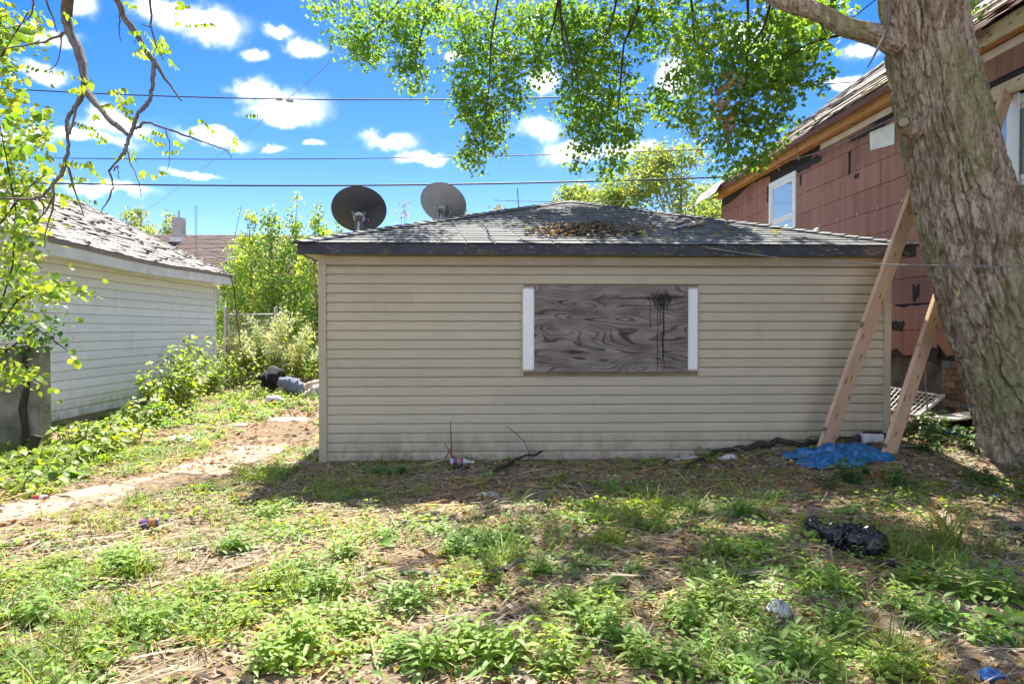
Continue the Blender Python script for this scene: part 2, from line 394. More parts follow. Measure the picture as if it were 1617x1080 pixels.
M['locust'] = leafmat('bright_leaflet', [(.15, .24, .04), (.20, .30, .05), (.25, .34, .055), (.18, .27, .05)], .5, (1.7, 1.6, .45))
M['knot'] = leafmat('knotweed_leaf', [(.15, .23, .05), (.20, .29, .06), (.26, .34, .075), (.18, .26, .07), (.30, .34, .085)], .5, (1.6, 1.5, .5))
M['plume'] = leafmat('cream_flower', [(.50, .54, .30), (.60, .62, .40), (.68, .68, .50)], .4, (1.2, 1.15, .9), .9, .1)
M['far_leaf'] = leafmat('hazy_tree_leaf', [(.17, .25, .09), (.23, .31, .12), (.29, .36, .13), (.34, .39, .15)], .5, (1.5, 1.4, .6))
M['poplar'] = leafmat('poplar_leaf', [(.12, .23, .09), (.17, .30, .11), (.23, .35, .11), (.30, .40, .11), (.40, .41, .10)], .56, (1.6, 1.5, .5))
M['yellow_leaf'] = leafmat('yellow_leaf', [(.35, .27, .04), (.45, .36, .06), (.25, .27, .05), (.40, .18, .05)], .3, (1.2, 1.1, .5))

# ------------------------------------------------------------------ mesh helpers
class MB:
    def __init__(s): s.v = []; s.f = []; s.n = 0
    def add(s, V, F):
        V = np.asarray(V, float).reshape(-1, 3); s.v.append(V)
        for f in F: s.f.append([i + s.n for i in f])
        s.n += len(V); return s
    def box(s, lo, hi):
        (a, b, c), (d, e, f) = lo, hi
        return s.add([(a, b, c), (d, b, c), (d, e, c), (a, e, c), (a, b, f), (d, b, f), (d, e, f), (a, e, f)],
                     [(3, 2, 1, 0), (4, 5, 6, 7), (0, 1, 5, 4), (1, 2, 6, 5), (2, 3, 7, 6), (3, 0, 4, 7)])
    def bar(s, p, q, w, h, side=(0, 0, 1)):
        p = np.array(p, float); q = np.array(q, float); d = q - p; d /= np.linalg.norm(d)
        a = np.cross(d, np.array(side, float)); a /= np.linalg.norm(a); c = np.cross(a, d)
        V = [x + a * sx * w / 2 + c * sz * h / 2 for x in (p, q) for sx, sz in ((-1, -1), (1, -1), (1, 1), (-1, 1))]
        return s.add(V, [(0, 1, 2, 3), (7, 6, 5, 4), (0, 4, 5, 1), (1, 5, 6, 2), (2, 6, 7, 3), (3, 7, 4, 0)])
    def tube(s, pts, rad, k=7, cap=True):
        P = np.array(pts, float); n = len(P)
        R = np.full(n, rad, float) if np.isscalar(rad) else np.array(rad, float)
        T = np.gradient(P, axis=0); T /= np.linalg.norm(T, axis=1)[:, None] + 1e-9
        ref = np.array([0, 0, 1.]) if abs(T[0][2]) < .9 else np.array([1., 0, 0])
        V = []
        a = np.cross(T[0], ref); a /= np.linalg.norm(a)
        for i in range(n):
            a = a - T[i] * (a @ T[i]); a /= np.linalg.norm(a) + 1e-9; c = np.cross(T[i], a)
            for j in range(k):
                t = 2 * math.pi * j / k; V.append(P[i] + R[i] * (a * math.cos(t) + c * math.sin(t)))
        F = [(i * k + j, i * k + (j + 1) % k, (i + 1) * k + (j + 1) % k, (i + 1) * k + j) for i in range(n - 1) for j in range(k)]
        if cap: F += [tuple(range(k))[::-1], tuple((n - 1) * k + j for j in range(k))]
        return s.add(V, F)
    def grid(s, V, nu, nv):
        return s.add(V, [(i * nv + j, i * nv + j + 1, (i + 1) * nv + j + 1, (i + 1) * nv + j) for i in range(nu - 1) for j in range(nv - 1)])
    def build(s, name, mat, parent=None, smooth=False, bevel=0, origin=None):
        V = np.concatenate(s.v) if s.v else np.zeros((0, 3))
        if origin is not None: V = V - np.array(origin)
        me = bpy.data.meshes.new(name); me.from_pydata(V.tolist(), [], s.f); me.update()
        return finish(me, name, mat, parent, smooth, bevel, origin)
def finish(me, name, mat, parent=None, smooth=False, bevel=0, origin=None):
    me.materials.append(M[mat] if isinstance(mat, str) else mat)
    if smooth: me.polygons.foreach_set('use_smooth', [True] * len(me.polygons))
    o = bpy.data.objects.new(name, me); COL.objects.link(o)
    if origin is not None: o.location = origin
    if parent is not None:
        o.parent = parent
        o.matrix_parent_inverse = parent.matrix_basis.inverted()
    if bevel:
        md = o.modifiers.new('bevel', 'BEVEL'); md.width = bevel; md.segments = 2; md.limit_method = 'ANGLE'
    return o
def mesh_np(name, V, F, mat, parent=None, smooth=False):
    """V (n,3), F (m,k) uniform face size, built fast"""
    V = np.asarray(V, np.float32); F = np.asarray(F, np.int32); k = F.shape[1]
    me = bpy.data.meshes.new(name)
    me.vertices.add(len(V)); me.vertices.foreach_set('co', V.ravel())
    me.loops.add(F.size); me.loops.foreach_set('vertex_index', F.ravel())
    me.polygons.add(len(F)); me.polygons.foreach_set('loop_start', np.arange(0, F.size, k, dtype=np.int32))
    me.update(calc_edges=True); me.validate()
    return finish(me, name, mat, parent, smooth)
def tag(o, label, cat, group=None, kind=None):
    if label: o['label'] = label
    if cat: o['category'] = cat
    if group: o['group'] = group
    if kind: o['kind'] = kind
    return o
def empty(name, loc, label, cat, group=None):
    o = bpy.data.objects.new(name, None); COL.objects.link(o); o.location = loc; o.empty_display_size = .1
    return tag(o, label, cat, group)
def structure(o): o['kind'] = 'structure'; return o

# leaf templates: local x width, y length, z normal; triangles
def leaf_lance(w=.22, st=4, droop=.18, fold=.12):
    V = []; F = []
    ts = np.linspace(0, 1, st + 1)
    for t in ts[:-1]:
        ww = w * (math.sin(math.pi * (t * .93 + .07)) ** .8) if t > 0 else w * .12
        z = -droop * t * t
        V += [(-ww, t, z + fold * ww * 2), (0, t, z), (ww, t, z + fold * ww * 2)]
    V.append((0, 1, -droop)); n = len(ts) - 1
    for i in range(n - 1):
        a, b = 3 * i, 3 * i + 3
        for k in (0, 1): F += [(a + k, a + k + 1, b + k + 1), (a + k, b + k + 1, b + k)]
    a = 3 * (n - 1); F += [(a, a + 1, 3 * n), (a + 1, a + 2, 3 * n)]
    return np.array(V), np.array(F)
def leaf_maple():
    ang = [-150, -118, -84, -52, -28, 0, 28, 52, 84, 118, 150]
    rr = [.34, .52, .30, .58, .30, .66, .30, .58, .30, .52, .34]
    V = [(0, .32, 0)]
    for a, r in zip(ang, rr):
        t = math.radians(a); V.append((r * math.sin(t), .32 + r * math.cos(t), -.25 * r * r))
    V.append((0, .02, -.02))
    F = [(0, i + 1, i) for i in range(1, 11)] + [(0, 1, 12), (0, 12, 11)]
    return np.array(V, float), np.array(F)
def leaf_diamond(w=.3): return np.array([(0, 0, 0), (w, .45, .04), (0, 1, -.08), (-w, .45, .04)], float), np.array([(0, 1, 2), (0, 2, 3)])
def leaf_blade(w=.03, st=4, droop=.5):
    V = []; F = []
    for i in range(st):
        t = i / st; V += [(-w * (1 - t * .7), t, -droop * t * t), (w * (1 - t * .7), t, -droop * t * t)]
    V.append((0, 1, -droop))
    for i in range(st - 1): a = 2 * i; F += [(a, a + 1, a + 3), (a, a + 3, a + 2)]
    a = 2 * (st - 1); F.append((a, a + 1, 2 * st)); return np.array(V), np.array(F)

def inst(tmpl, pos, d, n, s):
    """instances of a template: axis d, normal n, scale s -> V, F"""
    V0, F0 = tmpl; N = len(pos)
    d = d / (np.linalg.norm(d, axis=1)[:, None] + 1e-9)
    n = n - d * np.sum(n * d, 1)[:, None]; n /= np.linalg.norm(n, axis=1)[:, None] + 1e-9
    x = np.cross(d, n)
    s = np.broadcast_to(np.asarray(s, float), (N,))
    V = (V0[None, :, 0:1] * x[:, None] + V0[None, :, 1:2] * d[:, None] + V0[None, :, 2:3] * n[:, None]) * s[:, None, None] + pos[:, None]
    F = F0[None] + (np.arange(N) * len(V0))[:, None, None]
    return V.reshape(-1, 3), F.reshape(-1, F0.shape[1])
def cat_vf(parts):
    Vs, Fs, n = [], [], 0
    for V, F in parts: Vs.append(V); Fs.append(F + n); n += len(V)
    return np.concatenate(Vs), np.concatenate(Fs)
def rdir(rng, n, zlo=-1, zhi=1):
    a = rng.uniform(0, 2 * math.pi, n); z = rng.uniform(zlo, zhi, n); r = np.sqrt(np.clip(1 - z * z, 0, 1))
    return np.stack([r * np.cos(a), r * np.sin(a), z], 1)
def quad2tri(F): return np.array([t for f in F for t in ((f[0], f[1], f[2]), (f[0], f[2], f[3]))] if len(F[0]) == 4 else F)

# ------------------------------------------------------------------ ground and path
def zg(x, y):
    x = np.asarray(x, float); y = np.asarray(y, float)
    z = .20 * sstep(1.2, 4.4, x) * sstep(5.6, 7.3, y) + .10 * sstep(4.0, 6.0, x) * sstep(7.2, 9.0, y)
    z = z + .05 * (fbm(x * .7, y * .7, 3) - .5) * sstep(0, 3, y)
    return z
def zf(x, y): return zg(x, y) + .022 * (fbm(np.asarray(x) * 5, np.asarray(y) * 5, 9, 3) - .5)
def G(u, v, lift=0.0):
    """pixel -> point on the ground"""
    d = ray(u, v); t = (0 - CAMZ) / d[2]
    for _ in range(6):
        P = _C + d * t; t = (float(zg(P[0], P[1])) + lift - CAMZ) / d[2]
    P = _C + d * t
    if P[1] > 7.38 and -1.8 < P[0] < 4.75 and P[1] < 9.5:            # keep clear of the garage wall
        P = _C + d * (7.38 / d[1]); P[2] = float(zg(P[0], P[1])) + lift
    return P
def drop(x, y, lift=0.0): return np.array([x, y, float(zf(x, y)) + lift])

def build_ground():
    def axis(lo, hi, step, far):
        a = np.arange(lo, hi + step / 2, step)
        out = step * np.cumprod(np.full(40, 1.25)); out = np.cumsum(out)
        out = out[out < far]
        return np.concatenate([lo - out[::-1], a, hi + out])
    xs = axis(-7.0, 7.0, .06, 900); ys = axis(1.5, 12, .06, 900)
    X, Y = np.meshgrid(xs, ys, indexing='ij')
    V = np.stack([X, Y, zf(X, Y)], -1).reshape(-1, 3)
    nx, ny = len(xs), len(ys)
    i, j = np.meshgrid(np.arange(nx - 1), np.arange(ny - 1), indexing='ij')
    a = (i * ny + j).ravel(); F = np.stack([a, a + ny, a + ny + 1, a + 1], 1)
    structure(mesh_np('ground', V, F, 'ground', None, True))
build_ground()

# the path: broken slabs from the yard to the far side of the garage
PATH = [(-5.2, 3.9), (-4.25, 4.85), (-3.45, 5.85), (-2.95, 6.9), (-2.75, 8.0), (-2.85, 9.3), (-3.0, 10.8), (-3.15, 12.3)]
def path_d(x, y):
    """distance from the path's middle line"""
    x = np.asarray(x, float); y = np.asarray(y, float); best = np.full(np.broadcast(x, y).shape, 9e9)
    for (a, b), (c, d) in zip(PATH[:-1], PATH[1:]):
        dx, dy = c - a, d - b; t = np.clip(((x - a) * dx + (y - b) * dy) / (dx * dx + dy * dy), 0, 1)
        best = np.minimum(best, np.hypot(x - a - t * dx, y - b - t * dy))
    return best
def build_path():
    P = np.array(PATH); root = None
    rng = np.random.default_rng(5)
    base = MB()
    L = []
    T = np.gradient(P, axis=0); T /= np.linalg.norm(T, axis=1)[:, None]; Nn = np.stack([-T[:, 1], T[:, 0]], 1)
    for p, n in zip(P, Nn):
        for w in (-.42, .42): q = p + n * w; L.append((q[0], q[1], float(zg(*q)) + .006))
    base.grid(np.array(L), len(P), 2)
    root = structure(base.build('path', 'ground'))
    for k in range(len(P) - 1):
        for h in range(2):
            t0, t1 = h * .5 + .012, (h + 1) * .5 - .012
            if k >= 4 and (k + h) % 2: continue
            if k >= 5: continue
            c = [P[k] * (1 - t) + P[k + 1] * t for t in (t0, t1)]; nn = [Nn[k] * (1 - t) + Nn[k + 1] * t for t in (t0, t1)]
            w0 = .33 + rng.uniform(-.05, .03); w1 = .33 + rng.uniform(-.06, .03)
            tilt = rng.uniform(-.012, .012, 4)
            q = [c[0] - nn[0] * w0, c[1] - nn[1] * w0, c[1] + nn[1] * w1, c[0] + nn[0] * w1]
            # uneven broken outline
            ring = []
            for i in range(4):
                A, B = q[i], q[(i + 1) % 4]
                for t in np.linspace(0, 1, 6)[:-1]:
                    ring.append(A * (1 - t) + B * t + rng.uniform(-.022, .022, 2))
            n = len(ring)
            z0 = float(zg(*c[0]))
            V = [(x, y, z0 + .014 + tilt[0] * (x - c[0][0]) * 2 + tilt[1] * (y - c[0][1]) * 2) for x, y in ring] + [(x, y, z0 - .04) for x, y in ring]
            b = MB().add(V, [tuple(range(n))] + [(i + n, (i + 1) % n + n, (i + 1) % n, i) for i in range(n)])
            b.build('paving_slab', 'path', root, bevel=.006)
build_path()

# ------------------------------------------------------------------ the beige garage
GX0, GX1, GY0, GY1 = -1.81, 4.53, 7.49, 13.7
EAVE_B, EAVE_T, OV = 2.245, 2.365, .18
PEAK = np.array([1.28, 10.6, 3.43])
def roof_rows(A, B, apex, expo, width, off, rng, thick=.007, lap=.05, jit=.004, flip=False):
    """shingles of one triangular face with eave corners A, B: list of (verts8) per shingle, clipped at the hips"""
    A, B, apex = map(lambda v: np.array(v, float), (A, B, apex))
    ex = (B - A) / np.linalg.norm(B - A)
    foot = A + ex * ((apex - A) @ ex); up = apex - foot; H = np.linalg.norm(up); up /= H
    nrm = np.cross(ex, up); nrm = nrm if nrm[2] > 0 else -nrm
    xa = (apex - A) @ ex; W = np.linalg.norm(B - A); out = []
    nrow = int(H / expo)
    for r in range(nrow):
        s0, s1 = r * expo - (0.02 if r == 0 else 0), min((r + 1) * expo + lap, H)
        lim = lambda s: (xa * max(s, 0) / H, W - (W - xa) * max(s, 0) / H)
        l0, r0 = lim(s0); l1, r1 = lim(s1)
        x = l0 - ((off + r * .5) % 1) * width
        while x < r0:
            a, b = x + .004, x + width - .004
            pts = []
            a0, b0 = np.clip([a, b], l0, r0); a1, b1 = np.clip([a, b], l1, r1)
            x += width
            if b0 - a0 < .03: continue
            if b1 - a1 < .004: b1 = a1 = (a0 + b0) / 2 if l1 <= (a0 + b0) / 2 <= r1 else np.clip((a0 + b0) / 2, l1, r1)
            j = rng.uniform(0, jit); dz = rng.uniform(-jit, jit, 2)
            lo = thick * 1.0 + .004 + j; hi = .001
            P = [A + ex * a0 + up * (s0 + dz[0]) + nrm * lo, A + ex * b0 + up * (s0 + dz[1]) + nrm * lo, A + ex * b1 + up * s1 + nrm * hi, A + ex * a1 + up * s1 + nrm * hi]
            out.append((r, np.array(P + [p - nrm * thick for p in P])))
    return out
BOXF = [(0, 1, 2, 3), (7, 6, 5, 4), (0, 4, 5, 1), (1, 5, 6, 2), (2, 6, 7, 3), (3, 7, 4, 0)]

def lap_profile(h, proud=.016):
    return [(.004, .003), (-proud, .000), (-proud - .001, .005), (-proud + .003, h * .60), (-proud + .008, h * .74), (-.003, h - .0075), (.006, h - .0065)]
def siding_mesh(x0, x1, z0, h, plane, axis, sgn, extra=0.0):
    """one siding course between x0 and x1 along axis ('X' or 'Y'); plane is the wall coordinate; sgn is the outward direction"""
    b = MB(); prof = lap_profile(h); V = []
    for x in (x0, x1):
        for (d, z) in prof:
            dd = plane + (extra - d) * sgn
            V.append((x, dd, z0 + z) if axis == 'X' else (dd, x, z0 + z))
    n = len(prof)
    F = [(i, i + 1, n + i + 1, n + i) for i in range(n - 1)] + [tuple(range(n)), tuple(range(2 * n - 1, n - 1, -1))]
    return b.add(V, F)

def build_garage():
    rng = np.random.default_rng(21)
    g = empty('garage', (1.36, GY0, 0), 'beige vinyl sided garage with charcoal hip roof and boarded up window', 'garage')
    wall = MB().box((GX0 + .03, GY0 + .002, -.3), (GX1 - .03, GY1, EAVE_B)).build('wall', 'gap', g)
    # front courses, seams staggered as in the photograph
    h, z0 = .1016, .0185
    # the courses tip up slightly to the right like the photographed wall
    seams = {17: [-.78], 16: [-.78], 19: [.55], 7: [.05], 6: [.05], 5: [.9, 3.3], 4: [.6, 2.4], 2: [1.55], 3: [2.0, 3.6], 1: [.2, 2.9], 8: [2.75], 9: [3.5], 18: [2.6], 0: [1.3, 2.7]}
    WX0, WX1, WZ0, WZ1 = .385, 2.355, .985, 1.915
    nc = 21
    for k in range(nc):
        zz = z0 + k * h
        cuts = [GX0 + .085] + sorted(seams.get(k, [])) + [GX1 - .085]
        segs = list(zip(cuts[:-1], cuts[1:]))
        if zz + h > WZ0 + .03 and zz < WZ1 - .03:
            s2 = []
            for a, b_ in segs:
                if b_ <= WX0 or a >= WX1: s2.append((a, b_)); continue
                if a < WX0: s2.append((a, WX0 + .01))
                if b_ > WX1: s2.append((WX1 - .01, b_))
            segs = s2
        for i, (a, b_) in enumerate(segs):
            hh = h if k < nc - 1 else .085
            siding_mesh(a, b_ + (.02 if i < len(segs) - 1 else 0), zz, hh, GY0, 'X', -1, .004 * (i % 2)).build('siding_board', 'siding', wall)
    MB().box((GX0 + .08, GY0 - .024, 2.150), (GX1 - .08, GY0 + .002, 2.155 + .09)).build('frieze_board', 'trim', g, bevel=.003)
    for x0, x1 in ((GX0, GX0 + .085), (GX1 - .085, GX1)):
        MB().box((x0, GY0 - .030, -.05), (x1, GY0 + .06, EAVE_B + .01)).build('corner_trim', 'trim', g, bevel=.004)
    # side and back siding
    for plane, sgn, nm in ((GX0 + .03, -1, 'side_siding'), (GX1 - .03, 1, 'side_siding')):
        m = MB()
        for k in range(22):
            t = siding_mesh(GY0 + .06, GY1, z0 + k * h, h, plane, 'Y', sgn)
            m.add(np.concatenate(t.v), t.f)
        o = m.build(nm, 'siding', g); o['kind'] = 'stuff'
    # window: channel, white frame, plywood
    w = MB()
    for lo, hi in (((WX0, GY0 - .036, WZ0), (WX1, GY0, WZ0 + .020)), ((WX0, GY0 - .036, WZ1 - .020), (WX1, GY0, WZ1)),
                   ((WX0, GY0 - .0362, WZ0 + .02), (WX0 + .020, GY0, WZ1 - .02)), ((WX1 - .020, GY0 - .0362, WZ0 + .02), (WX1, GY0, WZ1 - .02))): w.box(lo, hi)
    win = w.build('window', 'jchan', g)
    fx0, fx1, fz0, fz1 = WX0 + .021, WX1 - .021, WZ0 + .021, WZ1 - .021
    for lo, hi in (((fx0, GY0 - .045, fz0), (fx0 + .135, GY0 + .02, fz1)), ((fx1 - .135, GY0 - .045, fz0), (fx1, GY0 + .02, fz1)),
                   ((fx0 + .137, GY0 - .044, fz0), (fx1 - .137, GY0 + .02, fz0 + .08)), ((fx0 + .137, GY0 - .044, fz1 - .08), (fx1 - .137, GY0 + .02, fz1))):
        MB().box(lo, hi).build('window_frame', 'white_vinyl', win, bevel=.004)
    MB().box((fx0 + .137, GY0 - .02, fz0 + .082), (fx1 - .137, GY0 - .012, fz1 - .082)).build('pane', 'glass', win)
    pb = MB().box((.528, GY0 - .066, .984), (2.222, GY0 - .050, 1.918)).build('plywood_panel', 'ply', g, bevel=.002)
    for x, z in ((.56, 1.90), (.60, 1.50), (.86, 1.66), (.59, 1.66), (.86, 1.11), (1.55, 1.21), (1.55, 1.70), (2.19, 1.05), (2.19, 1.88)):
        MB().tube([(x, GY0 - .0685, z), (x, GY0 - .072, z)], .008, 8).build('screw', 'rust', pb)
    MB().add([(.553, GY0 - .07, 1.885), (.566, GY0 - .07, 1.88), (.57, GY0 - .071, 1.912), (.556, GY0 - .071, 1.917)], [(0, 1, 2, 3)]).build('paper_scrap', 'white_plastic', pb)
    # roof deck
    c = [np.array(p) for p in ((GX0 - OV, GY0 - OV, EAVE_T), (GX1 + OV, GY0 - OV, EAVE_T), (GX1 + OV, GY1 + OV, EAVE_T), (GX0 - OV, GY1 + OV, EAVE_T))]
    deck = MB().add(np.array(c + [PEAK]) + np.array([0, 0, -.004]), [(0, 1, 4), (1, 2, 4), (2, 3, 4), (3, 0, 4)]).build('roof', 'tar', g)
    rows = roof_rows(c[0], c[1], PEAK, .140, .312, .3, rng)
    for r, V in rows:
        MB().add(V, BOXF).build('shingle', 'shingle', deck)
    for a, b_, nm in ((1, 2, 'side_shingles'), (2, 3, 'back_shingles'), (3, 0, 'side_shingles')):
        m = MB()
        for r, V in roof_rows(c[a], c[b_], PEAK, .140, .312, .3, rng): m.add(V, BOXF)
        o = m.build(nm, 'shingle', deck); o['kind'] = 'stuff'
    # hip caps, overlapping upwards
    for corner in c:
        d = PEAK - corner; Ld = np.linalg.norm(d); d /= Ld
        side = np.cross(d, (0, 0, 1)); side /= np.linalg.norm(side); upn = np.cross(side, d)
        n = int(Ld / .15)
        for i in range(n):
            a = corner + d * (i * .15 - .01); e = corner + d * min(i * .15 + .22, Ld + .03)
            ja = rng.uniform(-.012, .012)
            V = []
            for p, lift in ((a, .030 + rng.uniform(0, .006)), (e, .015)):
                for sx in (-1, 0, 1):
                    V.append(p + side * sx * (.13 + ja) + upn * (lift - (.030 if sx else 0)))
            V += [p - upn * .006 for p in V]
            MB().add(np.array(V), [(0, 1, 4, 3), (1, 2, 5, 4), (0, 6, 7, 1), (1, 7, 8, 2), (3, 4, 10, 9), (4, 5, 11, 10), (0, 3, 9, 6), (2, 8, 11, 5)]).build('hip_cap', 'shingle', deck)
    # fascia and soffit
    x0, x1, y0, y1 = GX0 - OV, GX1 + OV, GY0 - OV, GY1 + OV
    t = .03
    MB().box((x0, y0, EAVE_B), (x1, y0 + t, EAVE_T - .004)).build('fascia', 'fascia', g, bevel=.003)
    MB().box((x0 + .002, y1 - t, EAVE_B), (x1 - .002, y1, EAVE_T - .004)).build('fascia', 'fascia', g)
    MB().box((x0 + .001, y0 + t + .001, EAVE_B + .001), (x0 + t, y1 - t - .001, EAVE_T - .006)).build('fascia', 'fascia', g)
    MB().box((x1 - t, y0 + t + .001, EAVE_B + .001), (x1 - .001, y1 - t - .001, EAVE_T - .006)).build('fascia', 'fascia', g)
    MB().box((x0 + t + .001, y0 + t + .001, EAVE_B + .006), (x1 - t - .001, y1 - t - .001, EAVE_B + .02)).build('soffit', 'trim', g)
    return g
build_garage()
def roof_z(x, y):
    """height of the garage roof's front slope"""
    return EAVE_T + (y - (GY0 - OV)) / (PEAK[1] - GY0 + OV) * (PEAK[2] - EAVE_T)

# ------------------------------------------------------------------ the white neighbour garage
def sag(y): return -.06 * math.exp(-((y - 12.7) / 2.2) ** 2)
def build_neighbour():
    rng = np.random.default_rng(33)
    NX, NY0, NY1 = -6.42, 7.4, 16.4
    g = empty('white_garage', (NX, 12, 0), 'old white sided garage with sagging eave and curling pale shingles beside the path', 'garage')
    wall = MB().box((-13, NY0, -.3), (NX + .002, NY1, 2.55)).build('wall', 'gap', g)
    h = .146; z0 = .09; lean = lambda z: -.03 * z
    for k in range(17):
        zz = z0 + k * h
        cuts = [NY0] + sorted(rng.uniform(8.5, 16, rng.integers(1, 3)).tolist()) + [NY1 - .02]
        for i, (a, b_) in enumerate(zip(cuts[:-1], cuts[1:])):
            t = siding_mesh(a, b_ + (.03 if i < len(cuts) - 2 else 0), zz, h, NX, 'Y', 1, .004 * (i % 2))
            t.build('siding_board', 'white_siding', wall)
    MB().box((NX - .06, NY1 - .03, -.05), (NX + .035, NY1 + .06, 2.5)).build('corner_trim', 'white_trim', g, bevel=.004)
    ys = np.linspace(NY0 - .3, 16.62, 40); ex = NX + .36
    def strip(z0, z1, xa, xb, name, mat, y_lo=-99, y_hi=99, bev=0):
        yy = [max(y_lo, NY0 - .3)] + [y for y in ys if y_lo + .01 < y < y_hi - .01] + [min(y_hi, 16.62)]; yy = sorted(set(yy)); V = []; n = len(yy)
        for y in yy:
            s = sag(y); V += [(xa, y, z0 + s), (xb, y, z0 + s), (xb, y, z1 + s), (xa, y, z1 + s)]
        F = [(4 * i + j, 4 * i + (j + 1) % 4, 4 * i + 4 + (j + 1) % 4, 4 * i + 4 + j) for i in range(n - 1) for j in range(4)] + [(3, 2, 1, 0), tuple(4 * (n - 1) + j for j in range(4))]
        return MB().add(V, F).build(name, mat, g, bevel=bev)
    for lo, hi in ((-9, 12.50), (12.506, 99)): strip(2.50, 2.67, ex - .02, ex + (.0 if lo < 0 else .004), 'fascia', 'white_trim', lo, hi)
    strip(2.672, 2.742, ex - .03, ex + .016, 'drip_edge', 'brown_drip')
    strip(2.525, 2.54, NX + .02, ex - .022, 'soffit', 'white_trim')
    # roof slope up to a ridge on the far side, rows of curled shingles
    rise = .49; RX = -9.7; Lx = ex - RX
    roof = None
    V = []; n = len(ys)
    for y in ys: V += [(ex + .02, y, 2.728 + sag(y)), (RX, y, 2.728 + rise * Lx), (RX - 3.6, y, 2.728)]
    roof = MB().add(V, [(3 * i + j, 3 * i + 3 + j, 3 * i + 4 + j, 3 * i + 1 + j) for i in range(n - 1) for j in (0, 1)]).build('roof', 'old_shingle', g)
    MB().add([(NX, NY1, 2.5), (RX, NY1, 2.5 + rise * Lx), (RX - 3.3, NY1, 2.5)], [(0, 1, 2)]).build('gable', 'white_siding', g)
    nrm = np.array([rise, 0, 1]) / math.hypot(rise, 1); dn = np.array([1, 0, -rise]) / math.hypot(rise, 1)
    expo, wid = .14, .30; nrow = int(Lx * math.hypot(1, rise) / expo); near = []; bulk = MB(); curls = MB()
    for r in range(nrow):
        y = 7.2 - (r % 2) * wid / 2
        while y < 16.55:
            s0 = r * expo; x = ex - s0 / math.hypot(1, rise); q = np.array([ex + .02, y, 2.735 + sag(y) * max(0, 1 - s0 / 1.5)]) - dn * s0
            lift = .008 + (rng.random() ** 4) * .028
            L = expo + .04
            P = [q + nrm * lift, q + np.array([0, wid - .008, 0]) + nrm * (lift + rng.uniform(-.002, .006)), q + np.array([0, wid - .008, 0]) - dn * L + nrm * .002, q - dn * L + nrm * .002]
            V = np.array(P + [p - nrm * .006 for p in P]); dist = y
            if y + wid > 16.6: V[:, 1] = np.minimum(V[:, 1], 16.6)
            if r < 16 and 9.5 < y < 15.5: near.append(V)
            else: bulk.add(V, BOXF)
            if rng.random() < .26 and y > 8.5:      # a curled, broken lower edge
                c0 = q + np.array([0, rng.uniform(.02, .12), 0]) + nrm * .012; m = 6; W = rng.uniform(.07, .16); hgt = rng.uniform(.015, .045); VV = []
                for i in range(m):
                    t = i / (m - 1); yy = t * W; w = hgt * math.sin(math.pi * t) * rng.uniform(.6, 1.2)
                    VV += [c0 + np.array([0, yy, 0]) - dn * .04, c0 + np.array([0, yy, 0]) + nrm * w * .6, c0 + np.array([0, yy, 0]) + dn * .03 + nrm * (w + .006)]
                curls.grid(np.array(VV), m, 3)
            y += wid
    for i, V in enumerate(near[:300]): MB().add(V, BOXF).build('shingle', 'old_shingle', roof)
    for V in near[300:]: bulk.add(V, BOXF)
    o = bulk.build('remaining_shingles', 'old_shingle', roof); o['kind'] = 'stuff'
    o = curls.build('curled_edges', 'curl', roof); o['kind'] = 'stuff'
    # a black cable dropping off the eave corner
    MB().tube([(-7.2, 16.3, 3.25), (-6.5, 16.4, 2.93), (-6.05, 16.45, 2.75), (-5.98, 16.5, 2.4), (-5.95, 16.6, 1.7), (-5.9, 16.7, .9)], .012, 6).build('cable', 'wire', g)
build_neighbour()

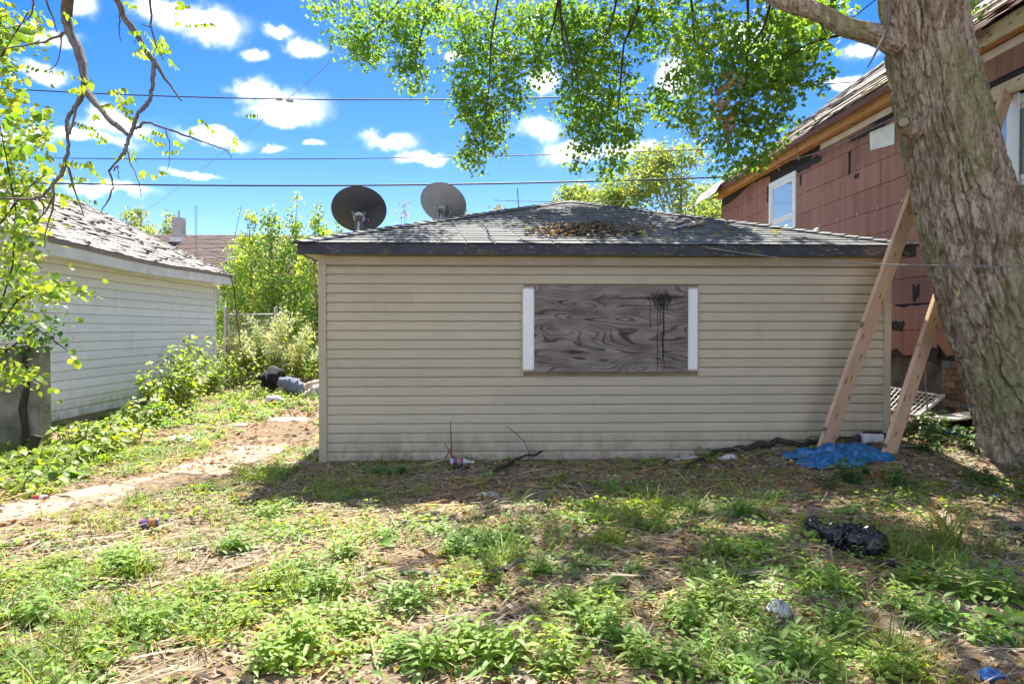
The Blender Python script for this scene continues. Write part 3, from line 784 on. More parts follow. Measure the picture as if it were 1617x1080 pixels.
# ------------------------------------------------------------------ the red-brown house
HX, HY0, HY1 = 6.30, 3.2, 18.06
def build_house():
    rng = np.random.default_rng(44)
    g = empty('old_house', (HX + 3, 12, 0), 'old house with red brown asphalt panels, torn eave and stripped roof', 'house')
    wall = MB().box((HX, HY0, 1.05), (HX + 8.5, HY1, 4.98)).build('wall', 'tar', g)
    fd = MB().box((HX + .05, HY0, -.3), (HX + 8.4, HY1 - .05, 1.05)).build('foundation', 'found', g)
    # brick corner in the foundation that shows by the trunk
    mort = MB().box((HX + .02, 7.2, .1), (HX + .052, 9.22, 1.02)).build('brick_infill', 'mortar', g)
    for r in range(10):
        y = 7.2 + (r % 2) * .11
        while y < 9.18:
            y1 = min(y + .205, 9.2)
            if y1 - y > .05:
                mt = 'brick' if rng.random() < .72 else ('found' if rng.random() < .6 else 'cup_slate')
                MB().box((HX + .004 + rng.uniform(0, .006), y, .14 + r * .087), (HX + .05, y1 - .012, .14 + r * .087 + .075)).build('brick', mt if mt in M else 'denim', mort, bevel=.003)
            y += .217
    # asphalt panels in running bond
    ph, pw = .385, 1.56
    w1 = (13.62, 14.92, 2.9, 4.66)         # y0, y1, z0, z1 far window opening
    w2 = (6.7, 8.52, 2.2, 4.20)
    torn = lambda y, z: 0
    offs = [.35, 1.2, .05, .95, .45, 1.35, .2, 1.0, .6, .1]
    def jag(P0, P1, amp, n=7):
        return [P0 * (1 - t) + P1 * t + rng.uniform(-amp, amp, 2) for t in np.linspace(0, 1, n)[1:-1]]
    for r in range(10):
        z0 = 1.06 + r * ph; z1 = min(z0 + ph - .007, 4.9)
        y = 5.0 + offs[r] - pw
        while y < HY1:
            a, b_ = max(y + .005, 5.0), min(y + pw - .005, HY1 - .002); y += pw
            if b_ - a < .05: continue
            spans = [(a, b_)]
            for (wa, wb, za, zb) in (w1, w2):
                if z1 > za + .02 and z0 < zb - .02:
                    ns = []
                    for p, q in spans:
                        if q <= wa or p >= wb: ns.append((p, q)); continue
                        if p < wa: ns.append((p, wa))
                        if q > wb: ns.append((wb, q))
                    spans = ns
            for p, q in spans:
                if q - p < .06: continue
                if 10.55 < (p + q) / 2 < 12.3 and r in (2,): q = min(q, 10.62) if p < 10.4 else q   # torn-off patch showing clapboards
                if r == 2 and p < 12.0 and q > 10.7 and p > 10.4: p = 11.6
                if q - p < .06: continue
                lo, hi = np.array([p, z0]), np.array([q, z1])
                ring = [np.array([p, z0]), np.array([q, z0]), np.array([q, z1]), np.array([p, z1])]
                poly = [ring[0]]
                if r == 0 and p < 12.5: poly += jag(ring[0] + [0, .10], ring[1] + [0, .08], .09, 12)
                poly += [ring[1], ring[2]]
                if r == 9 or (r == 1 and 9.2 < p < 12): poly += jag(ring[2] - [0, .02], ring[3] - [0, .02], .05, 12)
                poly.append(ring[3])
                if r == 9: poly = [np.array([y_, min(z_, 4.80 + .10 * math.sin(y_ * 1.7) - (.14 if 13 < y_ < 14.7 else 0))]) for y_, z_ in poly]
                n = len(poly); x0 = HX - .016 - rng.uniform(0, .003); tilt = rng.uniform(0, .006)
                V = [(x0 - tilt * (1 - (z_ - z0) / ph), y_, z_) for y_, z_ in poly] + [(HX - .001, y_, z_) for y_, z_ in poly]
                MB().add(V, [tuple(range(n))[::-1]] + [(i, (i + 1) % n, (i + 1) % n + n, i + n) for i in range(n)]).build('siding_panel', 'panel', wall)
    # grey clapboards behind the torn-off patch
    for i in range(5):
        V = []
        for yy in (10.6, 11.62): V += [(HX - .004, yy, 1.84 + i * .075), (HX - .014, yy, 1.84 + i * .075), (HX - .006, yy, 1.912 + i * .075), (HX - .004, yy, 1.912 + i * .075)]
        MB().add(V, [(0, 1, 5, 4), (1, 2, 6, 5), (2, 3, 7, 6), (0, 3, 2, 1), (4, 5, 6, 7)]).build('clapboard', 'clap', wall)
    # scraps of hanging felt
    for (y, z, w, hgt) in ((10.75, 2.08, .42, .26), (9.75, 1.98, .16, .22), (9.35, 1.10, .3, .26), (10.2, 1.5, .35, .14), (11.0, 4.70, 1.2, .10), (13.3, 4.66, 1.3, .14), (11.38, 4.04, .16, .07), (15.02, 4.45, .10, .30), (9.62, 3.03, .06, .08), (8.7, 4.62, .5, .12), (11.6, 4.30, .05, .40), (13.45, 4.42, .06, .2)):
        ring = [(y + w / 2 * np.clip(1.5 * math.cos(t), -1, 1) * rng.uniform(.55, 1.15), z + hgt / 2 * np.clip(1.6 * math.sin(t), -1, 1) * rng.uniform(.35, 1.25)) for t in np.linspace(0, 2 * math.pi, 30)[:-1]]
        n = len(ring); V = [(HX - .024 - rng.uniform(0, .012), a, b_) for a, b_ in ring] + [(HX - .016, a, b_) for a, b_ in ring]
        MB().add(V, [tuple(range(n))[::-1]] + [(i, (i + 1) % n, (i + 1) % n + n, i + n) for i in range(n)]).build('torn_felt', 'tar', wall)
    # pale button nails
    for zr, ys in ((3.36 + .03, (10.1, 10.75, 11.35, 12.0, 12.65, 13.2)), (3.36 + .03, (15.4, 16.0, 16.7))):
        for y in ys: MB().box((HX - .028, y - .016, zr - .022), (HX - .018, y + .016, zr + .022)).build('nail', 'brass_nail', wall, bevel=.005)
    # white plate by the trunk
    MB().add([(HX - .035, 10.30, 4.29), (HX - .035, 10.95, 4.36), (HX - .035, 10.98, 4.66), (HX - .035, 10.30, 4.62), (HX - .024, 10.30, 4.29), (HX - .024, 10.95, 4.36), (HX - .024, 10.98, 4.66), (HX - .024, 10.30, 4.62)], [tuple(reversed(f)) for f in BOXF]).build('white_plate', 'white_trim', g)
    # windows
    def window(y0, y1, z0, z1, name):
        w = MB()
        t = .11; X = HX
        S = HX - .022
        for (a, b_, c, d) in ((y0, y1, z1 - t, z1), (y0, y1, z0, z0 + t)): w.box((X - .05, a, c), (X + .08, b_, d))
        for (a, b_) in ((y0, y0 + t), (y1 - t, y1)): w.box((X - .0495, a, z0 + t), (X + .08, b_, z1 - t))
        o = w.build(name, 'white_vinyl', g, bevel=.006)
        s = .06; yi0, yi1, zi0, zi1 = y0 + t, y1 - t, z0 + t, z1 - t; zm = (zi0 + zi1) / 2
        for (za, zb, xo) in ((zm, zi1, 0), (zi0, zm, .008)):
            q = MB()
            q.box((S - .014 + xo, yi0, za), (S + .012 + xo, yi1, za + s)); q.box((S - .014 + xo, yi0, zb - s), (S + .012 + xo, yi1, zb))
            q.box((S - .0138 + xo, yi0, za + s), (S + .012 + xo, yi0 + s, zb - s)); q.box((S - .0138 + xo, yi1 - s, za + s), (S + .012 + xo, yi1, zb - s))
            q.build('sash', 'white_vinyl', o, bevel=.003)
            MB().box((S - .004 + xo, yi0 + s, za + s), (S + .002 + xo, yi1 - s, zb - s)).build('pane', 'glass', o)
        return o
    window(*w1[:2], w1[2], w1[3], 'window')
    window(*w2[:2], w2[2], w2[3], 'window')
    # header board and post nailed over the near window
    MB().bar((HX - .09, 6.2, 4.31), (HX - .09, 8.75, 4.31), .05, .17).build('header_board', 'pale_wood', g, bevel=.004)
    MB().box((HX - .075, 7.80, 2.2), (HX - .052, 7.98, 4.22)).build('casing_board', 'white_vinyl', g, bevel=.004)
    # eave: soffit strip, exposed board, roof
    EX, EZ = HX - .34, 4.98
    MB().box((HX - .05, HY0, 4.80), (HX - .019, 12.6, 4.90)).build('frieze_board', 'white_trim', g)
    MB().box((HX - .27, 9.0, 4.87), (HX - .24, HY1 - .5, 5.06)).build('fascia_board', 'orange_wood', g, bevel=.003)
    MB().box((HX - .271, HY0, 4.87), (HX - .238, 8.98, 5.08)).build('fascia_board', 'pale_wood', g, bevel=.003)
    MB().box((HX - .235, HY0, 4.925), (HX + .02, HY1, 4.945)).build('soffit', 'orange_wood', g)
    pitch = .76; RXX = HX + 4.3; Ls = RXX - EX; hyp = math.hypot(1, pitch)
    dn = np.array([-1, 0, -pitch]) / hyp; nrm = np.array([-pitch, 0, 1]) / hyp
    ys = np.linspace(HY0, HY1 + .35, 60)
    V = []
    for y in ys: V += [(EX, y, 5.06), (RXX, y, 5.06 + pitch * Ls), (RXX + 4.3, y, 5.06)]
    n = len(ys)
    roof = MB().add(V, [(3 * i + j, 3 * i + 3 + j, 3 * i + 4 + j, 3 * i + 1 + j) for i in range(n - 1) for j in (0, 1)]).build('roof', 'tar', g)
    for yy in (HY0, HY1): MB().add([(HX, yy, 4.9), (RXX, yy, 4.95 + pitch * (RXX - HX)), (HX + 8.5, yy, 4.9)], [(0, 1, 2)]).build('gable', 'panel', g)
    bulk = MB(); red = MB()
    expo, wid = .16, .34
    base = np.array([EX, 0, 5.065])
    for r in range(int(Ls * hyp / expo)):
        y = HY0 - (r % 2) * wid / 2
        while y < HY1 + .3:
            patch = fbm(np.array(y * .35), np.array(r * .22), 4, 3)
            if patch > .40 or r < 3:
                lift = .010 + (rng.random() ** 3) * .03
                q = base + np.array([0, y, 0]) - dn * (r * expo - .04 * (r == 0))
                P = [q + nrm * lift, q + np.array([0, wid - .006, 0]) + nrm * (lift + rng.uniform(-.004, .01)), q + np.array([0, wid - .006, 0]) - dn * (expo + .05) + nrm * .003, q - dn * (expo + .05) + nrm * .003]
                VV = np.array(P + [p - nrm * .006 for p in P]); 
                (red if (r < 3 or (y < 9 and r < 9)) else bulk).add(VV, BOXF[:])
            y += wid
    o = bulk.build('grey_shingles', 'old_shingle', roof); o['kind'] = 'stuff'
    o = red.build('red_shingles', 'red_shingle', roof); o['kind'] = 'stuff'
    # wavy torn edge of red roofing hanging over the board
    yy = np.linspace(8.0, HY1 + .3, 90); V = []
    for y in yy:
        hgt = .07 + .06 * float(fbm(np.array(y * 1.3), np.array(2.0), 8, 3)) ; outx = .03 * float(vnoise(np.array(y * 3), np.array(1.), 5))
        V += [(EX + .06, y, 5.125), (EX - .035 - outx, y, 5.055), (EX - .02 - outx, y, 5.06 - hgt)]
    MB().grid(np.array(V), len(yy), 3).build('torn_roofing_edge', 'red_shingle', roof)
    # loose battens lying on the slope
    for (y0, y1, s, m) in ((11.2, 15.2, .95, 'grey_batten'), (9.0, 11.2, .42, 'grey_batten'), (10.2, 13.2, 1.75, 'grey_batten'), (5.0, 9.6, .75, 'pale_wood'), (14.5, 17.2, .35, 'grey_batten'), (7.0, 9.8, 1.6, 'grey_batten'), (9.8, 11.6, .18, 'grey_batten')):
        a = base + np.array([0, y0, 0]) - dn * s + nrm * .035; b_ = base + np.array([0, y1, 0]) - dn * (s + rng.uniform(-.05, .05)) + nrm * .05
        MB().bar(a, b_, .09, .03, nrm).build('batten', m, roof, bevel=.003)
    # bunched felt and flashing at the far eave corner
    yv = np.linspace(16.9, HY1 + .6, 16); V = []
    for i, y in enumerate(yv):
        for j in range(7):
            t = j / 6; p = base + np.array([0, y, 0]) + dn * (t * .5 - .3) + nrm * (.05 + .07 * float(fbm(np.array(y * 2.4), np.array(t * 3), 12, 3)))
            if t > .7: p = p + np.array([0, 0, -(t - .7) * .5])
            V.append(p)
    MB().grid(np.array(V), 16, 7).build('bunched_felt', 'clap', roof)
    # service cable and its brackets along the eave
    MB().tube([(HX - .12, 8.4, 4.72), (HX - .10, 10.0, 4.66), (HX - .10, 12.2, 4.70), (HX - .20, 13.6, 4.84)], .009, 6).build('cable', 'wire_pale', g)
    for y in (13.1, 14.0): MB().bar((HX - .30, y, 5.05), (HX - .24, y - .05, 4.72), .035, .012).build('bracket', 'galv', g)
build_house()

# ------------------------------------------------------------------ far house with brown roof
def build_far_house():
    g = empty('far_house', (-18, 42, 0), 'distant house with brown shingle roof and pale chimney behind the white garage', 'house')
    MB().box((-31, 38, -.2), (-8.5, 50, 4.3)).build('wall', 'far_wall', g)
    ya, yr, za, zr = 37.4, 43.6, 4.2, 7.35
    roof = MB().add([(-31.5, ya, za), (-8.2, ya, za), (-8.2, yr, zr), (-31.5, yr, zr), (-31.5, 50, za), (-8.2, 50, za)], [(0, 1, 2, 3), (3, 2, 5, 4), (1, 5, 2), (0, 3, 4)]).build('roof', 'brown_shingle', g)
    rng = np.random.default_rng(3); m = MB(); nr = 30; d = np.array([0, yr - ya, zr - za]); nn = np.array([0, -(zr - za), yr - ya]); nn = nn / np.linalg.norm(nn)
    for r in range(nr):
        x = -31.5 - (r % 2) * .3
        while x < -8.3:
            w = .6; q = np.array([0, ya, za]) + d * r / nr; l = .02 + rng.uniform(0, .02)
            m.add([(x, q[1], q[2]) + nn * l, (x + w - .03, q[1], q[2]) + nn * l, (x + w - .03, *(q + d / nr * 1.2)[1:]) + nn * .004, (x, *(q + d / nr * 1.2)[1:]) + nn * .004], [(0, 1, 2, 3)]); x += w
    o = m.build('roof_shingles', 'brown_shingle', roof); o['kind'] = 'stuff'
    c = atY(284, 372, 43.0)
    ch = MB()
    for i in range(6): ch.box((c[0] - .30 + (i % 2) * .012, 42.6 + (i % 2) * .012, 7.0 + i * .215), (c[0] + .30 - (i % 2) * .012, 43.2 - (i % 2) * .012, 7.0 + (i + 1) * .215))
    ch.build('chimney', 'chimney_grey', roof)
    MB().tube([(c[0], 42.9, 8.25), (c[0], 42.9, 8.75)], .06, 8).build('flue_pipe', 'galv', roof)
    MB().box((c[0] - .38, 42.4, 6.75), (c[0] + .38, 43.0, 7.05)).build('flashing', 'white_trim', roof)
    v = atY(365, 398, 39.8); z = za + (39.8 - ya) / (yr - ya) * (zr - za)
    MB().box((v[0] - .16, 39.55, z - .15), (v[0] + .16, 40.0, z + .32)).build('roof_vent', 'white_trim', roof, bevel=.02)
    MB().box((-8.3, 37.6, 3.85), (-31.4, 37.8, 4.2)).build('gutter', 'white_trim', g)
    for x in (-12.2, -16.0, -20.5):
        w = MB().box((x, 37.95, 1.6), (x + 1.1, 38.0, 3.0)).build('window', 'white_vinyl', g); MB().box((x + .1, 37.93, 1.7), (x + 1.0, 37.945, 2.9)).build('pane', 'glass', w)
build_far_house()

# ------------------------------------------------------------------ concrete wall at the left edge
def build_concrete():
    rng = np.random.default_rng(8)
    nx, nz = 40, 24; x0, x1, y, h = -7.6, -5.38, 8.55, 1.24
    V = []
    for i in range(nx + 1):
        for k in range(nz + 1):
            t, s = i / nx, k / nz; V.append((x0 + (x1 - x0) * t, y - .10 - .016 * float(fbm(np.array(t * 14.), np.array(s * 9.), 4)), -.2 + (h + .2) * s + (.02 * float(vnoise(np.array(t * 12.), np.array(0.), 3)) if k == nz else 0)))
    b = MB().grid(np.array(V), nx + 1, nz + 1); V2 = [(a, y + .10, c) for a, _, c in V]; b.grid(np.array(V2), nx + 1, nz + 1)
    W = np.array(V); W2 = np.array(V2); k = nz + 1
    b.grid(np.concatenate([W[nz::k], W2[nz::k]]), 2, nx + 1); b.grid(np.concatenate([W[-k:], W2[-k:]]), 2, k); b.grid(np.concatenate([W[:k], W2[:k]]), 2, k)
    tag(b.build('concrete_wall', 'concrete'), 'mossy grey concrete wall slab under the vines at the left edge', 'wall')
    p = drop(-5.15, 7.9)
    tag(MB().tube([p - [0, 0, .1], p + [.03, 0, .12], p + [.07, .02, .25]], [.055, .05, .048], 9).build('wooden_stump', 'twig_dark', smooth=False), 'short cut wooden stump in front of the concrete wall slab', 'stump')
    pts = [drop(-5.55, 8.38) + np.array(q) for q in ((0, 0, -.05), (.03, 0, .25), (-.02, .03, .5), (.03, .05, .8), (0, .05, 1.1), (.1, .05, 1.35))]
    tag(MB().tube(pts, [.05, .035, .04, .03, .028, .02], 7).build('vine_stem', 'twig_dark'), 'dead woody vine stem climbing the concrete wall slab', 'vine')
build_concrete()
# ------------------------------------------------------------------ the big maple
def sweep_bark(cl, rad, nth, nz, amp, seed, cw=15, ch=2.6):
    """trunk surface with furrowed bark: cl (k,3) centre line, rad (k)"""
    cl = np.array(cl, float); rad = np.array(rad, float)
    s = np.concatenate([[0], np.cumsum(np.linalg.norm(np.diff(cl, axis=0), axis=1))]); t = np.linspace(0, s[-1], nz)
    # smooth interpolation of the centre line
    def ip(y):
        out = np.interp(t, s, y); k = np.ones(9) / 9; pad = np.concatenate([np.full(4, out[0]), out, np.full(4, out[-1])]); return np.convolve(pad, k, 'valid')
    P = np.stack([ip(cl[:, i]) for i in range(3)], 1); R = ip(rad)
    T = np.gradient(P, axis=0); T /= np.linalg.norm(T, axis=1)[:, None]
    th = np.linspace(0, 2 * math.pi, nth, endpoint=False)
    TH, TT = np.meshgrid(th, t, indexing='xy')
    TS = np.mod(TH + math.pi / 2 + math.pi, 2 * math.pi)             # seam on the side away from the yard
    wx = TS / (2 * math.pi) * cw; wy = TT * ch
    wx = wx + 1.1 * (fbm(wx * .5, wy * .5, seed + 2, 3) - .5) + .35 * (fbm(wx * 2, wy * 2.2, seed + 3, 3) - .5)
    n1 = fbm(wx, wy * .20, seed, 3); n2 = fbm(wx * 2.3 + 7, wy * .5, seed + 9, 3)
    p1 = sstep(.0, .065, np.abs(n1 - .5)); p2 = sstep(.0, .05, np.abs(n2 - .5))
    f1, f2, cid = cells(wx * 1.1, wy * .62, 10 ** 6, seed)
    crack = sstep(.02, .16, f2 - f1)
    f = fbm(wx * 5, wy * 4, seed + 4, 4)
    h = (p1 * (.62 + .30 * cid) * (.70 + .30 * crack) + .28 * p2 + .30 * f - .1) * amp
    big = .05 * (fbm(np.cos(TH) * 1.3 + 3, np.sin(TH) * 1.3 + TT * .8, seed + 6) - .5)
    # root flare lobes
    fl = np.exp(-np.clip(TT - .2, 0, None) / .38) * (.16 + .14 * np.cos(TH * 5 + 1.0) + .08 * np.cos(TH * 3))
    a = np.cross(T, np.array([0, 1., 0])); a /= np.linalg.norm(a, axis=1)[:, None]; c = np.cross(T, a)
    rr = R[:, None] * (1 + big) - amp + h + (fl if seed == 1 else 0)
    V = P[:, None] + rr[..., None] * (a[:, None] * np.cos(TH)[..., None] + c[:, None] * np.sin(TH)[..., None])
    i, j = np.meshgrid(np.arange(nz - 1), np.arange(nth), indexing='ij')
    A = i * nth + j; B = i * nth + (j + 1) % nth
    F = np.stack([A.ravel(), B.ravel(), (B + nth).ravel(), (A + nth).ravel()], 1)
    return V.reshape(-1, 3), F
def sprays(rng, anchors, per, length, spread, size, droop=.8):
    """drooping sprays of leaves hanging from the anchors -> pos, dir, normal, scale"""
    n = len(anchors); t = rng.uniform(0, 1, (n, per)); side = rdir(rng, n * per, -.5, .5).reshape(n, per, 3)
    ax = rdir(rng, n, -1, -.1) * np.array([.7, .7, 1])
    P = anchors[:, None] + ax[:, None] * (t * length)[..., None] + side * spread * rng.uniform(.2, 1, (n, per, 1))
    D = side * .8 + np.array([0, 0, -droop]) + rng.normal(0, .25, (n, per, 3))
    Nn = rng.normal(0, .7, (n, per, 3)) + np.array([0, 0, .6]) + side * .5
    S = size * rng.uniform(.65, 1.2, (n, per))
    return P.reshape(-1, 3), D.reshape(-1, 3), Nn.reshape(-1, 3), S.ravel()
def build_maple():
    rng = np.random.default_rng(101)
    t = empty('maple_tree', (5.6, 6.65, .1), 'large leaning maple with furrowed bark and hanging green branches beside the house', 'tree')
    cl = [atY(1668, 790, 6.7), atY(1655, 735, 6.7), atY(1632, 650, 6.68), atY(1606, 580, 6.66), atY(1562, 460, 6.65), atY(1537, 370, 6.65), atY(1513, 280, 6.65), atY(1488, 180, 6.65), atY(1469, 90, 6.65), atY(1453, 0, 6.65),
          (4.22, 6.7, 5.6), (4.10, 6.8, 6.6), (4.2, 7.0, 8.0), (4.5, 7.3, 9.5)]
    V, F = sweep_bark(cl, [.52, .51, .50, .48, .465, .45, .425, .40, .375, .36, .335, .29, .23, .15], 300, 640, .066, 1, 36, 6.5)
    mesh_np('trunk', V, F, 'bark', t, True)
    limbs = [([atY(1425, 75, 6.6), atY(1385, 55, 6.6), atY(1335, 45, 6.65), atY(1290, 18, 6.75), atY(1240, 6, 6.9), atY(1160, -40, 7.3), (1.6, 8.0, 5.6), (.4, 9.2, 6.3), (-.8, 10.3, 6.7)], [.13, .098, .088, .082, .078, .075, .07, .055, .03]),
             ([(4.15, 6.75, 6.4), (3.2, 8.0, 7.0), (2.0, 9.5, 7.2), (.4, 10.8, 7.2)], [.18, .13, .09, .04]), ([(4.2, 6.8, 7.0), (3.4, 5.5, 8.0), (2.2, 4.2, 8.8), (1.0, 3.0, 9.0)], [.18, .13, .09, .04]),
             ([(4.15, 6.7, 6.0), (5.0, 8.5, 7.4), (5.5, 10.5, 8.2)], [.18, .12, .05]), ([(4.3, 7, 8), (5.4, 5.8, 9.2), (6.3, 4.4, 9.8)], [.16, .1, .04])]
    for i, (p, r) in enumerate(limbs):
        V, F = sweep_bark(p, r, 80, 220, .012 if i else .028, 20 + i, 9, 7); mesh_np('limb', V, F, 'bark', t, True)
    # cut stub and the loose strip of bark hanging by the limb
    a = atY(1432, 205, 6.5)
    V, F = sweep_bark([a + [.12, .02, .0], a, a + [-.07, -.08, .02], a + [-.12, -.14, .03]], [.10, .075, .06, .055], 30, 24, .014, 31, 8, 12); mesh_np('stub', V, F, 'bark', t, True); MB().tube([a + [-.105, -.122, .026], a + [-.124, -.145, .031]], [.05, .044], 12).build('cut_face', 'grey_batten', t)
    MB().tube([atY(1402, -6, 6.2), atY(1404, 30, 6.2), atY(1396, 60, 6.2), atY(1382, 85, 6.2), atY(1370, 108, 6.2)], [.025, .02, .016, .011, .005], 6).build('hanging_strip', 'twig', t)
    y = atY(1508, 470, 6.13)
    MB().add([y, y + [.03, -.01, .03], y + [.035, -.015, .09], y + [.015, -.01, .055]], [(0, 1, 2, 3)]).build('tag', 'yellow_tag', t)
    # foliage masses read off the picture: u, v, depth, half width, half height (pixels)
    B = [(520, 8, 11, 40, 16), (560, 55, 11, 42, 34), (600, 20, 10.8, 46, 34), (585, 85, 11, 28, 24), (640, 55, 10.6, 36, 46), (650, 105, 10.6, 24, 34), (632, 118, 10.6, 12, 14), (664, 135, 10.6, 12, 12), (675, 20, 10.2, 46, 34),
         (730, 40, 10, 48, 46), (745, 110, 9.8, 44, 44), (735, 160, 9.6, 30, 40), (770, 175, 9.6, 42, 46), (765, 220, 9.5, 40, 32), (745, 243, 9.5, 24, 22), (750, 262, 9.5, 9, 9), (800, 60, 9.8, 50, 60), (815, 130, 9.5, 28, 50),
         (860, 40, 9.5, 46, 52), (850, 100, 9.5, 30, 28), (900, 40, 9, 46, 50), (905, 110, 9, 38, 46), (915, 165, 9, 44, 36), (945, 60, 8.8, 44, 60), (960, 130, 8.6, 48, 50), (955, 190, 8.6, 42, 42), (925, 215, 8.6, 26, 34), (975, 225, 8.6, 34, 34), (962, 268, 8.6, 24, 22), (915, 260, 8.6, 14, 16), (1000, 30, 8.6, 46, 44), (1000, 190, 8.5, 20, 40),
         (1050, 40, 8.4, 52, 46), (1060, 160, 8.2, 42, 36), (1085, 100, 8.2, 38, 44), (1095, 190, 8.0, 30, 30), (1120, 50, 8, 56, 56), (1130, 130, 7.8, 46, 48), (1150, 195, 7.6, 44, 48), (1175, 80, 7.6, 50, 60), (1190, 150, 7.4, 46, 46), (1200, 215, 7.4, 36, 36), (1165, 250, 7.4, 30, 24), (1190, 262, 7.4, 16, 16), (1230, 110, 7.2, 42, 44), (1255, 80, 7.2, 36, 44), (1275, 130, 7.0, 26, 20), (1230, 175, 7.2, 26, 30), (1295, 122, 7.0, 14, 12), (1225, 30, 7.4, 40, 40), (1140, 268, 7.4, 12, 12),
         (1520, 8, 7.6, 14, 14), (1535, 20, 7.6, 10, 10)]
    anchors = []; sizes = []
    for (u, v, Y, ru, rv) in B:
        c = atY(u, v, Y); k = Y / _f; Y = Y + (1.7 if 690 < u < 1110 else 0); c = atY(u, v, Y); k = Y / _f; lp = .060 / k
        n = int(1.50 * math.pi * ru * rv / (lp * lp * .30) / 7) + 1
        q = rdir(rng, n) * rng.uniform(0, 1, (n, 1)) ** (1 / 2.4) * np.array([ru * k, max(.35, ru * k * 1.2), rv * k]); anchors.append(c + q + [0, 0, .07])
    A = np.concatenate(anchors)
    lv = [inst(leaf_maple(), *sprays(rng, A, 7, .24, .10, .066))]
    # the rest of the crown, above and behind the frame
    up = []
    for (c, r, n) in (((3.0, 6.8, 6.6), (2.2, 2.2, .9), 360), ((4.3, 6.0, 8.8), (2.8, 2.6, 1.4), 420), ((2.2, 5.6, 7.8), (1.8, 1.6, 1.0), 260), ((5.6, 8.5, 8.4), (2.0, 2.4, 1.4), 260), ((1.0, 9.0, 7.2), (1.8, 1.6, .7), 180), ((6.4, 4.6, 9.6), (1.8, 1.8, 1.2), 160), ((2.3, 10.4, 7.7), (1.8, 1.4, .6), 150), ((4.6, 8.9, 6.6), (1.3, 1.3, .8), 170), ((5.7, 12.4, 6.9), (.7, 1.6, .6), 110)):  # last mass is added to shade the gap between garage and house
        up.append(np.array(c) + rdir(rng, n) * rng.uniform(0, 1, (n, 1)) ** .45 * np.array(r))
    lv.append(inst(leaf_maple(), *sprays(rng, np.concatenate(up), 8, .3, .14, .13)))
    V, F = cat_vf(lv); mesh_np('crown', V, F, 'maple', t)
    # hanging twigs that carry the sprays
    tw = [[(700, -20, 10.2), (690, 10, 10.2), (668, 45, 10.4), (660, 75, 10.4), (652, 110, 10.5)], [(790, -20, 9.8), (776, 60, 9.7), (772, 140, 9.6), (762, 215, 9.5)], [(885, -20, 9.4), (874, 40, 9.4), (862, 70, 9.4), (836, 110, 9.4)],
          [(884, 0, 9.2), (888, 60, 9.1), (905, 130, 9)], [(880, 5, 9.0), (895, 60, 9), (912, 130, 8.8), (918, 180, 8.7)], [(975, -10, 8.6), (968, 30, 8.6), (950, 75, 8.6)], [(1010, 10, 8.5), (985, 70, 8.5), (978, 150, 8.5), (972, 220, 8.5)],
          [(1222, -10, 7.2), (1205, 45, 7.2), (1185, 75, 7.2), (1170, 110, 7.3)], [(1180, -20, 7.6), (1182, 60, 7.5), (1176, 150, 7.4), (1170, 220, 7.4)], [(1330, 55, 6.8), (1300, 62, 6.9), (1272, 72, 7.0), (1235, 95, 7.1)], [(1090, -20, 8), (1096, 60, 8), (1120, 130, 7.8)],
          [(640, -10, 10.6), (600, 40, 10.8), (560, 75, 11)], [(1293, 22, 6.75), (1297, 40, 6.7), (1308, 60, 6.65)]]
    for p in tw: MB().tube([atY(*q) for q in p], np.linspace(.018, .005, len(p)), 5).build('twig', 'twig_dark', t)
    c = np.concatenate([atY(1143, 165, 7.3) + rng.normal(0, 1, (40, 3)) * [.05, .05, .14], atY(1160, 125, 7.3) + rng.normal(0, 1, (16, 3)) * [.08, .05, .04], atY(1148, 205, 7.3) + rng.normal(0, 1, (14, 3)) * [.03, .03, .05]])
    V, F = inst(leaf_maple(), c, rdir(rng, len(c), -1, -.2), rdir(rng, len(c)), rng.uniform(.05, .09, len(c))); mesh_np('dead_leaves', V, F, 'litter', t)
build_maple()

